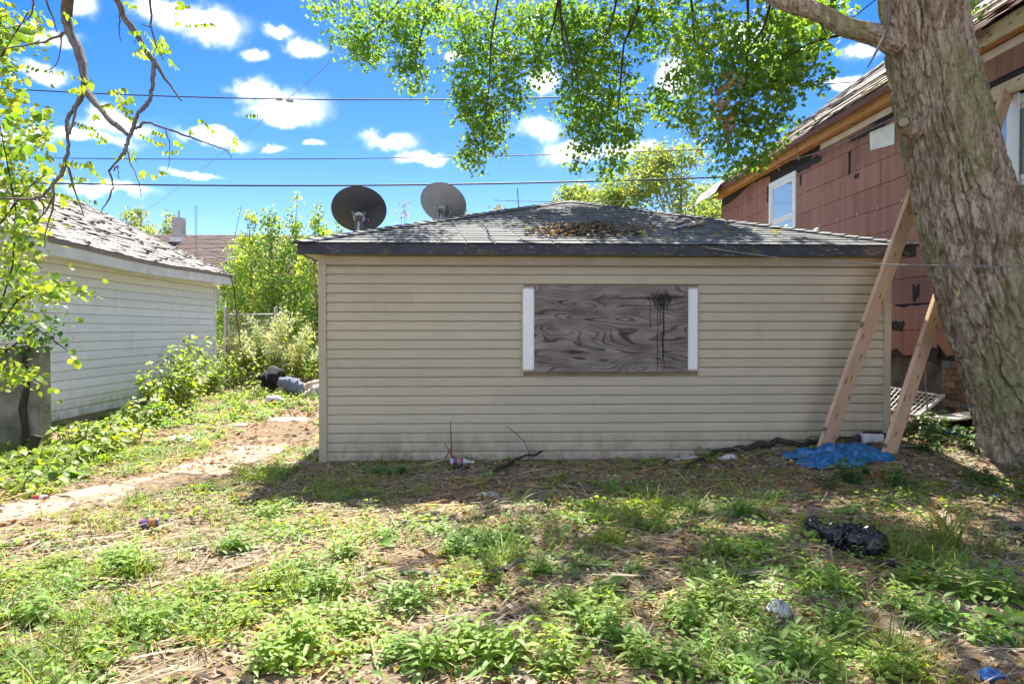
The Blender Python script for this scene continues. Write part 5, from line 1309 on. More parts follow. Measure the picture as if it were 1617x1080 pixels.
# ------------------------------------------------------------------ discarded things
def crumple(name, mat, c, sx, sy, h, seed, label, cat, n=36, rot=0, fr=4, sharp=1.0, lift=.0):
    """a crumpled sheet lying on the ground: ridged folds, uneven outline"""
    x, y = np.meshgrid(np.linspace(-1, 1, n), np.linspace(-1, 1, n), indexing='ij')
    q = fbm(x * fr, y * fr, seed, 4); q2 = fbm(x * fr * 2.3 + 9, y * fr * 2.3, seed + 7, 3)
    rid = 1 - np.abs(2 * q - 1) * 2; rid2 = 1 - np.abs(2 * q2 - 1) * 2
    edge = np.clip(1 - np.maximum(np.abs(x), np.abs(y)) ** 3, 0, 1)
    z = h * (rid * .62 + rid2 * .4 * sharp) * (.25 + .75 * edge); z = np.maximum(z, .004) + lift
    X = sx * (x + .22 * (fbm(x * 2, y * 2, seed + 20) - .5) * 2 + .06 * (rid2 - .5)); Yy = sy * (y + .3 * (fbm(x * 2.2, y * 2.2, seed + 30) - .5) * 2)
    ca, sa = math.cos(rot), math.sin(rot); wx, wy = c[0] + X * ca - Yy * sa, c[1] + X * sa + Yy * ca
    V = np.stack([wx, wy, zg(wx, wy) + z], -1).reshape(-1, 3)
    o = MB().grid(V, n, n).build(name, mat, smooth=True)
    s = o.modifiers.new('thick', 'SOLIDIFY'); s.thickness = .003
    return tag(o, label, cat)
crumple('blue_tarp', 'tarp_blue', G(1322, 728), .46, .30, .13, 4, 'crumpled bright blue plastic tarp on the dirt between the lumber braces', 'tarp', 70, .15, 2.6)

def build_bag():
    rng = np.random.default_rng(12); A = G(1274, 846) + [0, 0, .10]; B = G(1396, 884) + [0, 0, .08]
    n, m = 46, 40; V = []; ax = (B - A); L = np.linalg.norm(ax); ax /= L; sd = np.cross(ax, [0, 0, 1]); sd /= np.linalg.norm(sd); up = np.cross(sd, ax)
    prof = lambda t: np.interp(t, [0, .03, .10, .2, .30, .5, .72, .9, .97, 1], [.012, .05, .052, .030, .055, .098, .112, .095, .07, .015])
    tt = np.linspace(0, 1, n); th = np.linspace(0, 2 * math.pi, m, endpoint=False); T, H = np.meshgrid(tt, th, indexing='ij')
    cr = np.abs(fbm(T * 16, np.cos(H) * 1.6 + 3 + np.sin(H) * 1.1, 5, 4) - .5) * 2; cr2 = np.abs(fbm(T * 40, np.sin(H) * 4 + 8 + np.cos(H) * 3, 9, 2) - .5)
    R = prof(T) * (.92 + .75 * cr + .30 * cr2)
    ctr = A[None] + ax[None] * (tt * L)[:, None] + np.array([0, 0, 1])[None] * (-.035 * np.sin(tt * math.pi))[:, None]
    P = ctr[:, None] + R[..., None] * (sd * np.cos(H)[..., None] * 1.05 + up * np.sin(H)[..., None] * .95)
    P[..., 2] = np.maximum(P[..., 2], zg(P[..., 0], P[..., 1]) + .006)
    F = [(i * m + j, i * m + (j + 1) % m, (i + 1) * m + (j + 1) % m, (i + 1) * m + j) for i in range(n - 1) for j in range(m)] + [tuple(range(m))[::-1], tuple((n - 1) * m + j for j in range(m))]
    tag(MB().add(P.reshape(-1, 3), F).build('plastic_bag', 'bag_black'), 'shiny black plastic bag twisted round a bottle shape in the weeds', 'bag')
build_bag()
def bottle(name, p, d, L, r, label, cap='white_plastic', body='clear_plastic', lab='label_purple', cat='bottle'):
    p = np.array(p, float); d = np.array(d, float); d /= np.linalg.norm(d)
    t = empty(name, tuple(p), label, cat)
    MB().tube([p, p + d * L * .03, p + d * L * .62, p + d * L * .80, p + d * L * .9, p + d * L], [r * .8, r, r, r * .45, r * .32, r * .32], 14).build('body', body, t, smooth=True)
    MB().tube([p + d * L * .12, p + d * L * .56], r * 1.03, 14, False).build('label', lab, t, smooth=True)
    MB().tube([p + d * L * .30, p + d * L * .44], r * 1.045, 14, False).build('label_band', 'label_orange', t, smooth=True)
    MB().tube([p + d * L * .96, p + d * L * 1.05], r * .38, 10).build('cap', cap, t)
q = G(711, 737); bottle('drink_bottle', q + [0, 0, .055], (1, .06, -.03), .24, .036, 'empty drink bottle with purple and orange label by the garage wall')
crumple('bag_scrap', 'bag_black', G(728, 742), .11, .05, .05, 15, 'scrap of black plastic under the purple labelled bottle', 'plastic scrap', 20)
q = G(219, 838); 
def can(name, p, d, L, r, label, mats):
    p = np.array(p, float); d = np.array(d, float); d /= np.linalg.norm(d); t = empty(name, tuple(p), label, 'can')
    MB().tube([p, p + d * .006, p + d * (L - .012), p + d * L], [r * .8, r, r, r * .82], 16).build('body', mats[0], t, smooth=False)
    MB().tube([p + d * L * .55, p + d * L * .9], r * 1.015, 16, False).build('label_band', mats[1], t)
    MB().tube([p + d * L, p + d * (L + .003)], r * .78, 14).build('lid', 'galv', t)
can('drink_can', q + [0, .02, .04], (1, .10, .12), .13, .033, 'purple and orange drink can lying in the sunny weeds by the path', ('label_purple', 'label_orange'))
q = G(36, 800); can('crushed_can', q + [-.05, .22, .012], (1, -.2, .05), .13, .032, 'red and white can half under leaves beside the path at the left edge', ('foil_red', 'white_plastic'))
q = G(600, 1); 
def block(name, lo_px, Y, size, mat, label, cat, rotz=0.0, z=None):
    c = atY(*lo_px, Y); x, y = c[0], Y; zz = float(zg(x, y)) + .01 if z is None else z
    b = MB().box((-size[0] / 2, -size[1] / 2, 0), (size[0] / 2, size[1] / 2, size[2])).build(name, mat, bevel=.012)
    b.location = (x, y, zz); b.rotation_euler = (0, 0, rotz); return tag(b, label, cat)
block('foam_block', (1376, 690), 7.36, (.23, .12, .10), 'white_plastic', 'white foam block against the foot of the garage corner', 'foam block', .05, z=.20)
crumple('paper_scrap', 'white_plastic', G(1150, 724), .09, .06, .05, 31, 'crumpled pale scrap on the dirt beside the long fallen branch', 'litter', 14)
crumple('plastic_film', 'clear_plastic', G(770, 782), .09, .04, .03, 33, 'clear plastic film lying in the shaded litter before the garage', 'litter', 18)
crumple('plastic_bag', 'clear_plastic', G(1232, 970), .035, .06, .09, 35, 'torn white plastic bag standing in the shaded weeds', 'bag', 18, .5)
crumple('wrapper', 'cup_blue', G(1562, 1068), .06, .035, .035, 37, 'blue and white wrapper at the bottom right corner', 'litter', 14, .4)
crumple('wrapper', 'cup_blue', G(1572, 785), .035, .02, .03, 38, 'small blue wrapper near the base of the maple', 'litter', 12)
crumple('chip_bag', 'label_orange', G(812, 727), .045, .03, .05, 39, 'small orange wrapper at the foot of the garage wall', 'litter', 12)
crumple('cardboard_scrap', 'rust', G(1390, 755), .11, .05, .06, 40, 'torn brown cardboard scrap in front of the blue tarp', 'litter', 16)
crumple('roofing_scrap', 'grey_sheet', G(1078, 722), .16, .10, .06, 41, 'flat grey roofing scrap on the dirt by the garage wall', 'litter', 16, .2, 2, .3)
crumple('roofing_scrap', 'tar', G(1605, 850), .22, .16, .04, 42, 'dark roofing scrap under the grass at the right edge', 'litter', 16, .2, 2, .3)
crumple('paper_litter', 'white_plastic', G(380, 672), .10, .07, .05, 43, 'white paper litter on the path beside the low plants', 'litter', 14)
crumple('paper_litter', 'grey_sheet', G(285, 697), .22, .12, .09, 44, 'grey rag heap at the edge of the path by the knotweed', 'litter', 20)
crumple('wrapper', 'cup_blue', G(540, 745), .03, .02, .02, 46, 'tiny blue wrapper near the garage left corner', 'litter', 10)
crumple('snack_wrapper', 'foil_red', G(1297, 707), .03, .02, .03, 47, 'little red wrapper at the foot of the wide plank', 'litter', 10)
crumple('flat_scrap', 'beige_cloth', G(455, 664), .30, .16, .05, 48, 'pale flat board scrap on the lane past the path', 'litter', 14)
q = G(435, 641)
jug = empty('plastic_jug', tuple(q), 'small white plastic jug with red label beyond the path', 'jug')
MB().tube([q + np.array(z) for z in ((-.13, 0, .03), (-.12, 0, .10), (.06, 0, .10), (.11, 0, .10), (.16, 0, .10))], [.08, .10, .10, .05, .04], 12).build('body', 'white_plastic', jug, smooth=True)
MB().tube([q + np.array([-.02, -.104, .10]), q + np.array([-.02, -.108, .10])], .04, 10).build('label', 'foil_red', jug)
# trash heap on the lane behind the poplars
def heap():
    def roll(name, pts, rad, mat, label, cat, seed):
        P = np.array(pts, float); n, m = 30, 22; t = np.linspace(0, len(P) - 1, n); Q = np.stack([np.interp(t, range(len(P)), P[:, i]) for i in range(3)], 1); R = np.interp(t, range(len(P)), rad)
        th = np.linspace(0, 2 * math.pi, m, endpoint=False); T, H = np.meshgrid(np.arange(n), th, indexing='ij'); k = .78 + .5 * np.abs(fbm(T * .35, np.cos(H) * 1.5 + 4 + np.sin(H), seed, 3) - .5) * 2
        D = np.gradient(Q, axis=0); D /= np.linalg.norm(D, axis=1)[:, None]; a = np.cross(D, [0, 0, 1.]); a /= np.linalg.norm(a, axis=1)[:, None]; c = np.cross(a, D)
        W = Q[:, None] + (R[:, None] * k)[..., None] * (a[:, None] * np.cos(H)[..., None] + c[:, None] * np.sin(H)[..., None]); W[..., 2] = np.maximum(W[..., 2], .01)
        F = [(i * m + j, i * m + (j + 1) % m, (i + 1) * m + (j + 1) % m, (i + 1) * m + j) for i in range(n - 1) for j in range(m)] + [tuple(range(m))[::-1], tuple((n - 1) * m + j for j in range(m))]
        tag(MB().add(W.reshape(-1, 3), F).build(name, mat, smooth=True), label, cat)
    A = lambda u, v, y=15.0: atY(u, v, y)
    roll('rubbish_sack', [A(420, 612, 15.4), A(424, 603, 15.4), A(432, 600, 15.4), A(438, 605, 15.4)], [.10, .28, .30, .12], 'dark_cloth', 'black rubbish sack in the weeds behind the right gate post', 'sack', 3)
    roll('rubbish_sack', [A(438, 588, 15.6), A(442, 590, 15.6), A(447, 597, 15.6)], [.06, .15, .06], 'dark_cloth', 'smaller black rubbish sack on top behind the gate post', 'sack', 5)
    roll('cloth_roll', [A(440, 603), A(452, 606), A(465, 611), A(480, 617)], [.10, .17, .19, .16], 'denim', 'slumped roll of blue grey cloth on the lane beside the beige garage', 'cloth', 7)
    roll('carpet_roll', [A(480, 615), A(490, 610), A(505, 607), A(520, 606)], [.11, .12, .12, .12], 'beige_cloth', 'rolled beige carpet end beside the garage corner', 'carpet', 9)
    roll('sheet_bundle', [A(474, 627, 14.6), A(485, 627, 14.6), A(500, 621, 14.6), A(514, 617, 14.6)], [.06, .13, .19, .2], 'grey_sheet', 'crumpled pale sheet bundle in front of the rolled carpet', 'bundle', 11)
heap()
# wire shelf, board and branches piled between garage and house
def build_rack():
    c = [atX(u, v, x) for u, v, x in ((1405, 612, 4.9), (1492, 628, 5.8), (1448, 658, 5.2), (1385, 650, 4.7))]
    c = [atY(1400, 611, 8.6), atY(1490, 625, 8.2), atY(1450, 657, 7.6), atY(1378, 640, 7.9)]
    t = empty('wire_shelf', tuple(c[2]), 'white wire shelf dumped behind the lumber brace beside the foundation', 'wire shelf')
    m = MB()
    for i in range(1, 12): f = i / 12; m.tube([c[0] * (1 - f) + c[1] * f, c[3] * (1 - f) + c[2] * f], .005, 5)
    for i in range(1, 6): f = i / 6; m.tube([c[0] * (1 - f) + c[3] * f, c[1] * (1 - f) + c[2] * f], .005, 5)
    m.build('grid', 'white_plastic', t)
    for a, b, r in ((0, 1, .013), (1, 2, .024), (2, 3, .010), (3, 0, .010)): MB().tube([c[a], c[b]], r, 6).build('frame_bar', 'white_plastic', t)
    a, b = atY(1487, 661, 7.6), atY(1548, 653, 7.9)
    tag(MB().bar(a, b, .30, .018).build('white_board', 'white_trim', bevel=.003), 'thin white board lying at the foundation behind the maple trunk', 'board')
    q = G(1516, 693) + np.array([0, .15, .03])
    t = empty('paper_cup', tuple(q), 'blue paper cup lying in the nettles by the maple', 'cup')
    MB().tube([q + [-.06, .02, .03], q + [.06, -.03, .045]], [.034, .05], 14).build('body', 'cup_blue', t); MB().tube([q + [.058, -.029, .0447], q + [.064, -.031, .0455]], .052, 14, False).build('rim', 'white_plastic', t)
build_rack()

# ------------------------------------------------------------------ sticks, fallen branches
def stick(name, pxs, r, mat, label, lift=.02, group=None, up=None):
    P = [G(u, v) + np.array([0, 0, lift + (up[i] if up else 0)]) for i, (u, v) in enumerate(pxs)]
    rr = np.linspace(r, r * .55, len(P)) if np.isscalar(r) else r
    # resample with small kinks
    rng = np.random.default_rng(abs(hash(label)) % 1000 if False else len(label) * 7 + int(pxs[0][0])); Q = []; RR = []
    for i in range(len(P) - 1):
        for t in (0, .33, .66): Q.append(P[i] * (1 - t) + P[i + 1] * t + (rng.normal(0, r0_ * .5, 3) if (r0_ := float(np.max(rr))) else 0)); RR.append((rr[i] * (1 - t) + rr[i + 1] * t) * rng.uniform(.85, 1.15))
    Q.append(P[-1]); RR.append(rr[-1])
    return tag(MB().tube(Q, RR, 8).build(name, mat, smooth=True), label, 'branch', group)
stick('fallen_branch', [(628, 908), (690, 914), (735, 920)], .020, 'twig', 'pale broken branch lying in the sunlit straw, middle foreground')
stick('fallen_branch', [(760, 914), (800, 900), (860, 884)], .018, 'twig', 'pale forked stick continuing up from the broken branch')
stick('fallen_branch', [(1378, 894), (1430, 902), (1478, 905)], .022, 'twig_dark', 'straight dark stick lying just below the black bag')
stick('fallen_branch', [(775, 752), (815, 735), (856, 712)], .022, 'twig_dark', 'dark branch slanting up from the litter to the garage wall', .03, None, (0, .04, .10))
stick('fallen_branch', [(1075, 748), (1120, 726), (1155, 708), (1200, 700), (1250, 697), (1300, 699)], [.012, .022, .032, .034, .03, .02], 'twig_dark', 'thick dark fallen branch along the foot of the garage wall', .05)
stick('fallen_branch', [(1330, 690), (1380, 690), (1440, 684), (1540, 672)], [.045, .05, .06, .06], 'twig_dark', 'rotten log between garage corner and maple trunk', .06)
stick('fallen_branch', [(1395, 800), (1435, 760), (1460, 735)], .010, 'twig', 'thin grey twig slanting below the lumber brace', .03)
stick('fallen_branch', [(615, 830), (660, 826), (720, 823)], .014, 'twig', 'grey twig lying flat in the shade left of the middle weeds')
stick('fallen_branch', [(800, 1058), (640, 1062), (520, 1064)], .010, 'knotstem', 'green stem lying flat along the bottom edge') if 'knotstem' in M else None
stick('fallen_branch', [(622, 1000), (626, 1020), (632, 1035)], .016, 'twig', 'short pale stick end in the weeds at the bottom')
for i, (b, h, lean) in enumerate((((714, 716), .46, (-.02, 0)), ((722, 716), .22, (-.14, .0)), ((700, 716), .2, (.1, 0)))):
    p = G(*b); tag(MB().tube([p, p + [lean[0] * .5, 0, h * .5], p + [lean[0], 0, h]], [.008, .007, .004], 6).build('dead_stalk', 'rust'), ('tallest dead stalk standing against the garage wall', 'short dead stalk leaning left at the garage wall', 'short dead stalk leaning right at the garage wall')[i], 'stalk')
p = G(835, 714); tag(MB().tube([p, p + [.0, -.02, .12], p + [-.05, -.02, .24], p + [-.16, -.02, .34], p + [-.24, -.02, .40]], .004, 5).build('bent_wire', 'wire'), 'thin bent black wire standing at the garage wall', 'wire')
p = G(1497, 745) * .0 + G(1497, 700); tag(MB().tube([p + [0, .3, 0], p + [-.03, .3, .3], p + [-.05, .32, .62], p + [-.06, .33, 1.0]], [.012, .010, .008, .003], 6).build('dead_stalk', 'grey_batten'), 'tall dry stalk with seed tufts beside the foundation', 'stalk')

# ------------------------------------------------------------------ roof litter
def build_roof_litter():
    rng = np.random.default_rng(91); m = MB()
    def onroof(u, v):
        d = ray(u, v); k = (PEAK[2] - EAVE_T) / (PEAK[1] - GY0 + OV); t = (EAVE_T + .012 - k * (GY0 - OV) - CAMZ) / (d[2] - k * d[1]); return _C + d * t
    for i in range(150):
        u = np.clip(rng.normal(920, 42), 835, 1005); v = 370 - 9 * math.exp(-((u - 940) / 60) ** 2) * rng.uniform(-.2, 1.2) + rng.uniform(-5, 5)
        p = onroof(u, v) + [0, 0, rng.uniform(.0, .06) * math.exp(-((u - 940) / 60) ** 2) + .005]; d = rdir(rng, 1, -.12, .2)[0] * rng.uniform(.05, .28)
        m.tube([p - d / 2, p + rng.normal(0, .012, 3), p + d / 2], rng.uniform(.003, .008), 4)
    o = m.build('twig_pile', 'twig_dark'); tag(o, 'heap of dead twigs and leaves lying on the garage roof', 'twig pile', None, 'stuff')
    n = 240; P = np.array([onroof(np.clip(rng.normal(925, 50), 830, 1030), 368 + rng.uniform(-10, 8)) for _ in range(n)]) + np.array([0, 0, .012]) + np.stack([np.zeros(n), np.zeros(n), rng.uniform(0, .05, n)], 1)
    V, F = inst(leaf_lance(.35, 3, .25, .2), P, rdir(rng, n, -.1, .3), rdir(rng, n) * .6 + [0, 0, 1], rng.uniform(.03, .075, n)); tag(mesh_np('pile_leaves', V, F, 'litter'), 'dead leaves mixed into the twig heap on the garage roof', 'leaves', None, 'stuff')
    sp = [(695, 381), (880, 355), (1013, 372), (1023, 375), (1060, 362), (1052, 358), (1152, 358), (1150, 369), (1232, 368), (1225, 371), (1285, 366), (1292, 365), (1240, 361), (1130, 374), (945, 352), (565, 385), (1195, 366), (840, 345), (1100, 348), (1348, 378), (990, 362), (830, 362)]
    V0, F0 = leaf_maple(); me = bpy.data.meshes.new('fallen_leaf'); me.from_pydata(V0.tolist(), [], F0.tolist()); me.materials.append(M['yellow_leaf'])
    for i, (u, v) in enumerate(sp):
        p = onroof(u, v) + [0, 0, .022]; o = bpy.data.objects.new('fallen_leaf', me); COL.objects.link(o); o.location = p; o.scale = (.065,) * 3; o.rotation_euler = (.3 + rng.uniform(-.4, .5), rng.uniform(-.5, .5), rng.uniform(0, 6)); tag(o, 'yellow fallen leaf on the garage roof, %s from the left' % 'first second third fourth fifth sixth seventh eighth ninth tenth eleventh twelfth thirteenth fourteenth fifteenth sixteenth seventeenth eighteenth nineteenth twentieth twenty-first twenty-second'.split()[sum(1 for a, b in sp if a < u)], 'leaf', 'fallen leaves on the garage roof')
    for (a, b, lab, mt) in (((1062, 364), (1098, 354), 'grey shingle strip lying loose on the garage roof', 'clap'), ((1070, 356), (1098, 352), 'red shingle strip lying loose on the garage roof', 'red_shingle'), ((1085, 360), (1110, 354), 'slim dark batten lying loose on the garage roof', 'grey_batten')):
        tag(MB().bar(onroof(*a) + [0, 0, .02], onroof(*b) + [0, 0, .025], .05, .012, (0, -.3, 1)).build('loose_strip', mt), lab, 'strip')
build_roof_litter()
# ------------------------------------------------------------------ ground cover
def plant_aster(rng, h=.2, n=16, ll=.075):
    n = max(7, int(n * .68)); ll = ll * 1.38; h = h * .82
    P, D, Nn, S = [], [], [], []
    for i in range(n):
        t = .12 + .88 * i / n; b = i * 2.4 + rng.uniform(-.5, .5); e = .05 + .85 * t * t
        P.append((rng.normal(0, .006), rng.normal(0, .006), h * t)); D.append((math.cos(b), math.sin(b), e + rng.normal(0, .15))); Nn.append((-math.cos(b) * e, -math.sin(b) * e, 1)); S.append(ll * rng.uniform(.7, 1.15) * (1.15 - .45 * t))
    parts = [inst(leaf_lance(.145, 4, .36, .15), np.array(P), np.array(D), np.array(Nn), np.array(S))]
    st = MB().tube([(0, 0, -.02), (.004, 0, h * .4), (0, .004, h * .8)], [.003, .002, .0012], 3, False); parts.append((np.concatenate(st.v), quad2tri(st.f)))
    return cat_vf(parts)
def plant_rosette(rng, n=8, ll=.09, w=.24):
    b = np.arange(n) * 2.4 + rng.uniform(0, 1); e = rng.uniform(.1, .7, n)
    D = np.stack([np.cos(b), np.sin(b), e], 1); Nn = np.stack([-np.cos(b) * e, -np.sin(b) * e, np.ones(n)], 1)
    return inst(leaf_lance(w, 4, .35, .12), np.zeros((n, 3)) + [0, 0, .005], D, Nn, ll * rng.uniform(.6, 1.15, n))
def plant_creep(rng, n=16, r=.10, s=.026):
    p = np.stack([rng.normal(0, r * .6, n), rng.normal(0, r * .6, n), rng.uniform(.012, .05, n)], 1)
    return inst(leaf_lance(.42, 3, .1, .15), p, rdir(rng, n, -.2, .4), rng.normal(0, .3, (n, 3)) + [0, 0, 1], s * rng.uniform(.6, 1.3, n))
def plant_grass(rng, n=14, h=.16, w=.018):
    b = rng.uniform(0, 6.28, n); e = rng.uniform(.9, 3, n)
    return inst(leaf_blade(w, 4, .45), np.stack([rng.normal(0, .02, n), rng.normal(0, .02, n), np.zeros(n)], 1), np.stack([np.cos(b), np.sin(b), e], 1), np.stack([np.cos(b) * -e, np.sin(b) * -e, np.ones(n)], 1), h * rng.uniform(.5, 1.2, n))
def scatter(rng, tmpls, xy, smin, smax, tilt=.15):
    parts = []; k = rng.integers(0, len(tmpls), len(xy))
    for i, (V0, F0) in enumerate(tmpls):
        q = xy[k == i]; n = len(q)
        if not n: continue
        a = rng.uniform(0, 6.28, n); d = np.stack([np.cos(a), np.sin(a), rng.normal(0, tilt, n)], 1); nn = np.stack([rng.normal(0, tilt, n), rng.normal(0, tilt, n), np.ones(n)], 1)
        parts.append(inst((V0, F0), np.concatenate([q, zf(q[:, 0], q[:, 1])[:, None]], 1), d, nn, rng.uniform(smin, smax, n)))
    return cat_vf(parts)
def in_building(x, y):
    return ((x > GX0 - .02) & (x < GX1 + .02) & (y > GY0 - .03) & (y < GY1)) | (x < -6.4) & (y > 7.3) | (x > HX - .05)
def weed_density(x, y):
    f = fbm(x * .85 + 3, y * .85, 40, 3); f2 = fbm(x * 2.4, y * 2.4, 44, 2)
    d = sstep(.42, .60, f * .6 + f2 * .4)
    shade = sstep(6.7, 5.6, y) * .95 + .05                          # bare trampled soil by the wall
    side = np.where(x < -2.0, 1.0, shade)
    pd = path_d(x, y); d = d * side * sstep(.36, .55, pd)
    lane = (x < -1.9) & (y > 7.2) & (pd < 1.1); d = np.where(lane, d * .35, d)
    return np.where(in_building(x, y), 0, d)
def sample(rng, n, box, fn):
    x = rng.uniform(box[0], box[1], n); y = rng.uniform(box[2], box[3], n); k = rng.random(n) < fn(x, y); return np.stack([x[k], y[k]], 1)
def view_ok(x, y): return np.abs(x * math.cos(YAW) - y * math.sin(YAW)) < .80 * y + 1.1
def build_cover():
    rng = np.random.default_rng(500)
    near = (-5.6, 5.6, 2.1, 8.4); W = lambda x, y: weed_density(x, y) * view_ok(x, y)
    asters = [plant_aster(rng, h, n, l) for h, n, l in ((.15, 14, .07), (.20, 18, .075), (.11, 12, .06), (.24, 20, .08))]
    ros = [plant_rosette(rng, n, l, w) for n, l, w in ((8, .09, .22), (6, .11, .27), (9, .07, .2), (7, .08, .30))]
    cre = [plant_creep(rng, n, r, s) for n, r, s in ((18, .10, .024), (14, .08, .030), (22, .12, .020))]
    gra = [plant_grass(rng, n, h, w) for n, h, w in ((14, .14, .016), (18, .18, .014), (10, .10, .02))]
    V, F = cat_vf([scatter(rng, asters, sample(rng, 2300, near, lambda x, y: W(x, y) ** 2.2), .35, .75), scatter(rng, ros, sample(rng, 3800, near, lambda x, y: W(x, y)), .35, .8), scatter(rng, cre, sample(rng, 9500, near, lambda x, y: np.maximum(W(x, y), .14 * view_ok(x, y) * (path_d(x, y) > .35) * ~in_building(x, y))), .7, 1.4)])
    tag(mesh_np('weeds', V, F, 'weed'), 'low mixed green weeds covering the yard', 'weeds', None, 'stuff')
    V, F = scatter(rng, gra, sample(rng, 7000, near, lambda x, y: np.maximum(W(x, y), .12 * view_ok(x, y) * (path_d(x, y) > .36) * (y < 6.6) * ~in_building(x, y)) * sstep(.35, .6, fbm(x * 1.1 + 9, y * 1.1, 60)) * np.where(x < -1, 1.5, .8)), .6, 1.5)
    tag(mesh_np('grass', V, F, 'grass'), 'thin grass growing through the yard weeds', 'grass', None, 'stuff')
    # the sunny strip along the lane, further off
    far = (-6.3, -1.9, 8.0, 17.5); xy = sample(rng, 1500, far, lambda x, y: np.where(in_building(x, y), 0, sstep(.38, .6, fbm(x * 1.1, y * 1.1, 70)) * sstep(.25, .6, path_d(x, y))))
    V, F = cat_vf([scatter(rng, [cre[0], cre[1], ros[2]], xy, 1.0, 2.0), scatter(rng, [asters[1], ros[1]], xy[::6], .8, 1.4)])
    tag(mesh_np('lane_weeds', V, F, 'weed'), 'sunlit weeds along the lane between the garages', 'weeds', None, 'stuff')
    xy = sample(rng, 1250, (-16, 14, 17, 42), lambda x, y: .9 + 0 * x * in_building(x, y)); xy = xy[~((xy[:, 0] > HX - .1) & (xy[:, 1] < 19))]
    V, F = scatter(rng, [cre[0], ros[1], gra[1]], xy, 3.0, 6.0); tag(mesh_np('rough_grass', V, F, 'weed'), 'rough green growth on the ground beyond the garages', 'grass', None, 'stuff')
    # dead leaves, straw, twigs
    box = (-6.2, 6.2, 2.1, 9.2); ok = lambda x, y: view_ok(x, y) * ~in_building(x, y) * (.35 + .65 * sstep(.3, .55, path_d(x, y))) * (.35 + .65 * fbm(x * 1.7, y * 1.7, 80))
    xy = sample(rng, 40000, box, ok); n = len(xy); P = np.concatenate([xy, zf(xy[:, 0], xy[:, 1])[:, None] + rng.uniform(.004, .02, n)[:, None]], 1)
    V, F = inst(leaf_lance(.34, 3, .3, .25), P, rdir(rng, n, -.15, .3), rng.normal(0, .45, (n, 3)) + [0, 0, 1], rng.uniform(.02, .065, n)); tag(mesh_np('dead_leaves', V, F, 'litter'), 'brown dead leaves strewn over the yard', 'leaves', None, 'stuff')
    xy = sample(rng, 90000, box, lambda x, y: ok(x, y) * (.4 + .6 * sstep(.4, .6, fbm(x * 1.3 + 5, y * 1.3, 90)))); n = len(xy); L = rng.uniform(.04, .15, n) * (1 + 1.3 * (rng.random(n) < .08))
    st = (np.array([(-.013, 0, 0), (.013, 0, 0), (.011, 1, .02), (-.011, 1, .02), (0, .5, .035)]), np.array([(0, 1, 4), (1, 2, 4), (2, 3, 4), (3, 0, 4)]))
    P = np.concatenate([xy, zf(xy[:, 0], xy[:, 1])[:, None] + rng.uniform(.004, .03, n)[:, None]], 1)
    ang = rng.normal(.4, 1.0, n); V, F = inst(st, P, np.stack([np.cos(ang), np.sin(ang), rng.normal(0, .10, n)], 1), rng.normal(0, .3, (n, 3)) + [0, 0, 1], L); tag(mesh_np('straw', V, F, 'straw'), 'dry straw and broken stems lying over the soil', 'straw', None, 'stuff')
    xy = sample(rng, 2400, (-6, -1.9, 7.0, 16), lambda x, y: np.where(in_building(x, y), 0, .8)); n = len(xy); P = np.concatenate([xy, zf(xy[:, 0], xy[:, 1])[:, None] + .012], 1)
    V, F = inst(leaf_lance(.34, 3, .3, .25), P, rdir(rng, n, -.15, .3), rng.normal(0, .45, (n, 3)) + [0, 0, 1], rng.uniform(.04, .10, n)); tag(mesh_np('lane_leaves', V, F, 'litter'), 'dead leaves strewn along the lane', 'leaves', None, 'stuff')
    # weed clumps one can tell apart
    me = []
    for s in range(4):
        parts = []
        for k in range(7):
            V0, F0 = plant_aster(rng, rng.uniform(.13, .24), 17, rng.uniform(.07, .10)); a = rng.uniform(0, 6.28); r = .10 * math.sqrt(k / 7) * 1.3; parts.append((V0 + [r * math.cos(k * 2.4), r * math.sin(k * 2.4), 0], F0))
        V0, F0 = cat_vf(parts); o = mesh_np('weed_clump', V0, F0, 'weed'); me.append(o.data); bpy.data.objects.remove(o)
    spots = [(455, 800), (430, 815), (215, 905), (190, 890), (480, 905), (440, 925), (520, 935), (770, 862), (800, 858), (720, 875), (1180, 815), (1215, 790), (1340, 940), (1300, 930), (1130, 960), (1080, 985), (1420, 955), (1480, 985), (640, 1035), (690, 1050), (740, 1020), (790, 1045), (470, 1020), (430, 1055), (200, 985), (240, 1000), (150, 1030), (330, 940), (900, 960), (950, 1000), (1010, 1040), (1060, 1060), (1210, 1010), (1260, 1045), (1330, 1000), (1390, 1060), (1520, 940), (1560, 1010), (560, 990), (850, 905), (640, 960), (1450, 925), (90, 900), (50, 980), (380, 985), (610, 850), (1140, 875), (870, 1060), (1005, 905), (1170, 1065), (1590, 950), (365, 870), (545, 880)]
    ORD = 'first second third fourth fifth sixth seventh eighth ninth tenth eleventh twelfth thirteenth fourteenth fifteenth sixteenth seventeenth eighteenth nineteenth twentieth'.split()
    band = lambda v: 0 if v > 1025 else 1 if v > 970 else 2 if v > 920 else 3 if v > 872 else 4
    names = []
    for (u, v) in spots: names.append((ORD[sum(1 for a, b in spots if band(b) == band(v) and a < u)], ('front', 'second', 'third', 'fourth', 'back')[band(v)]))
    for i, (u, v) in enumerate(spots):
        o = bpy.data.objects.new('weed_clump', me[i % 4]); COL.objects.link(o); p = G(u, v); o.location = p; s = rng.uniform(.5, .98); o.scale = (s, s, s * rng.uniform(.8, 1.1)); o.rotation_euler = (0, 0, rng.uniform(0, 6.28))
        tag(o, 'narrow leaved weed clump, %s from the left in the %s row of weeds' % names[i], 'weed', 'weed clumps in the yard')
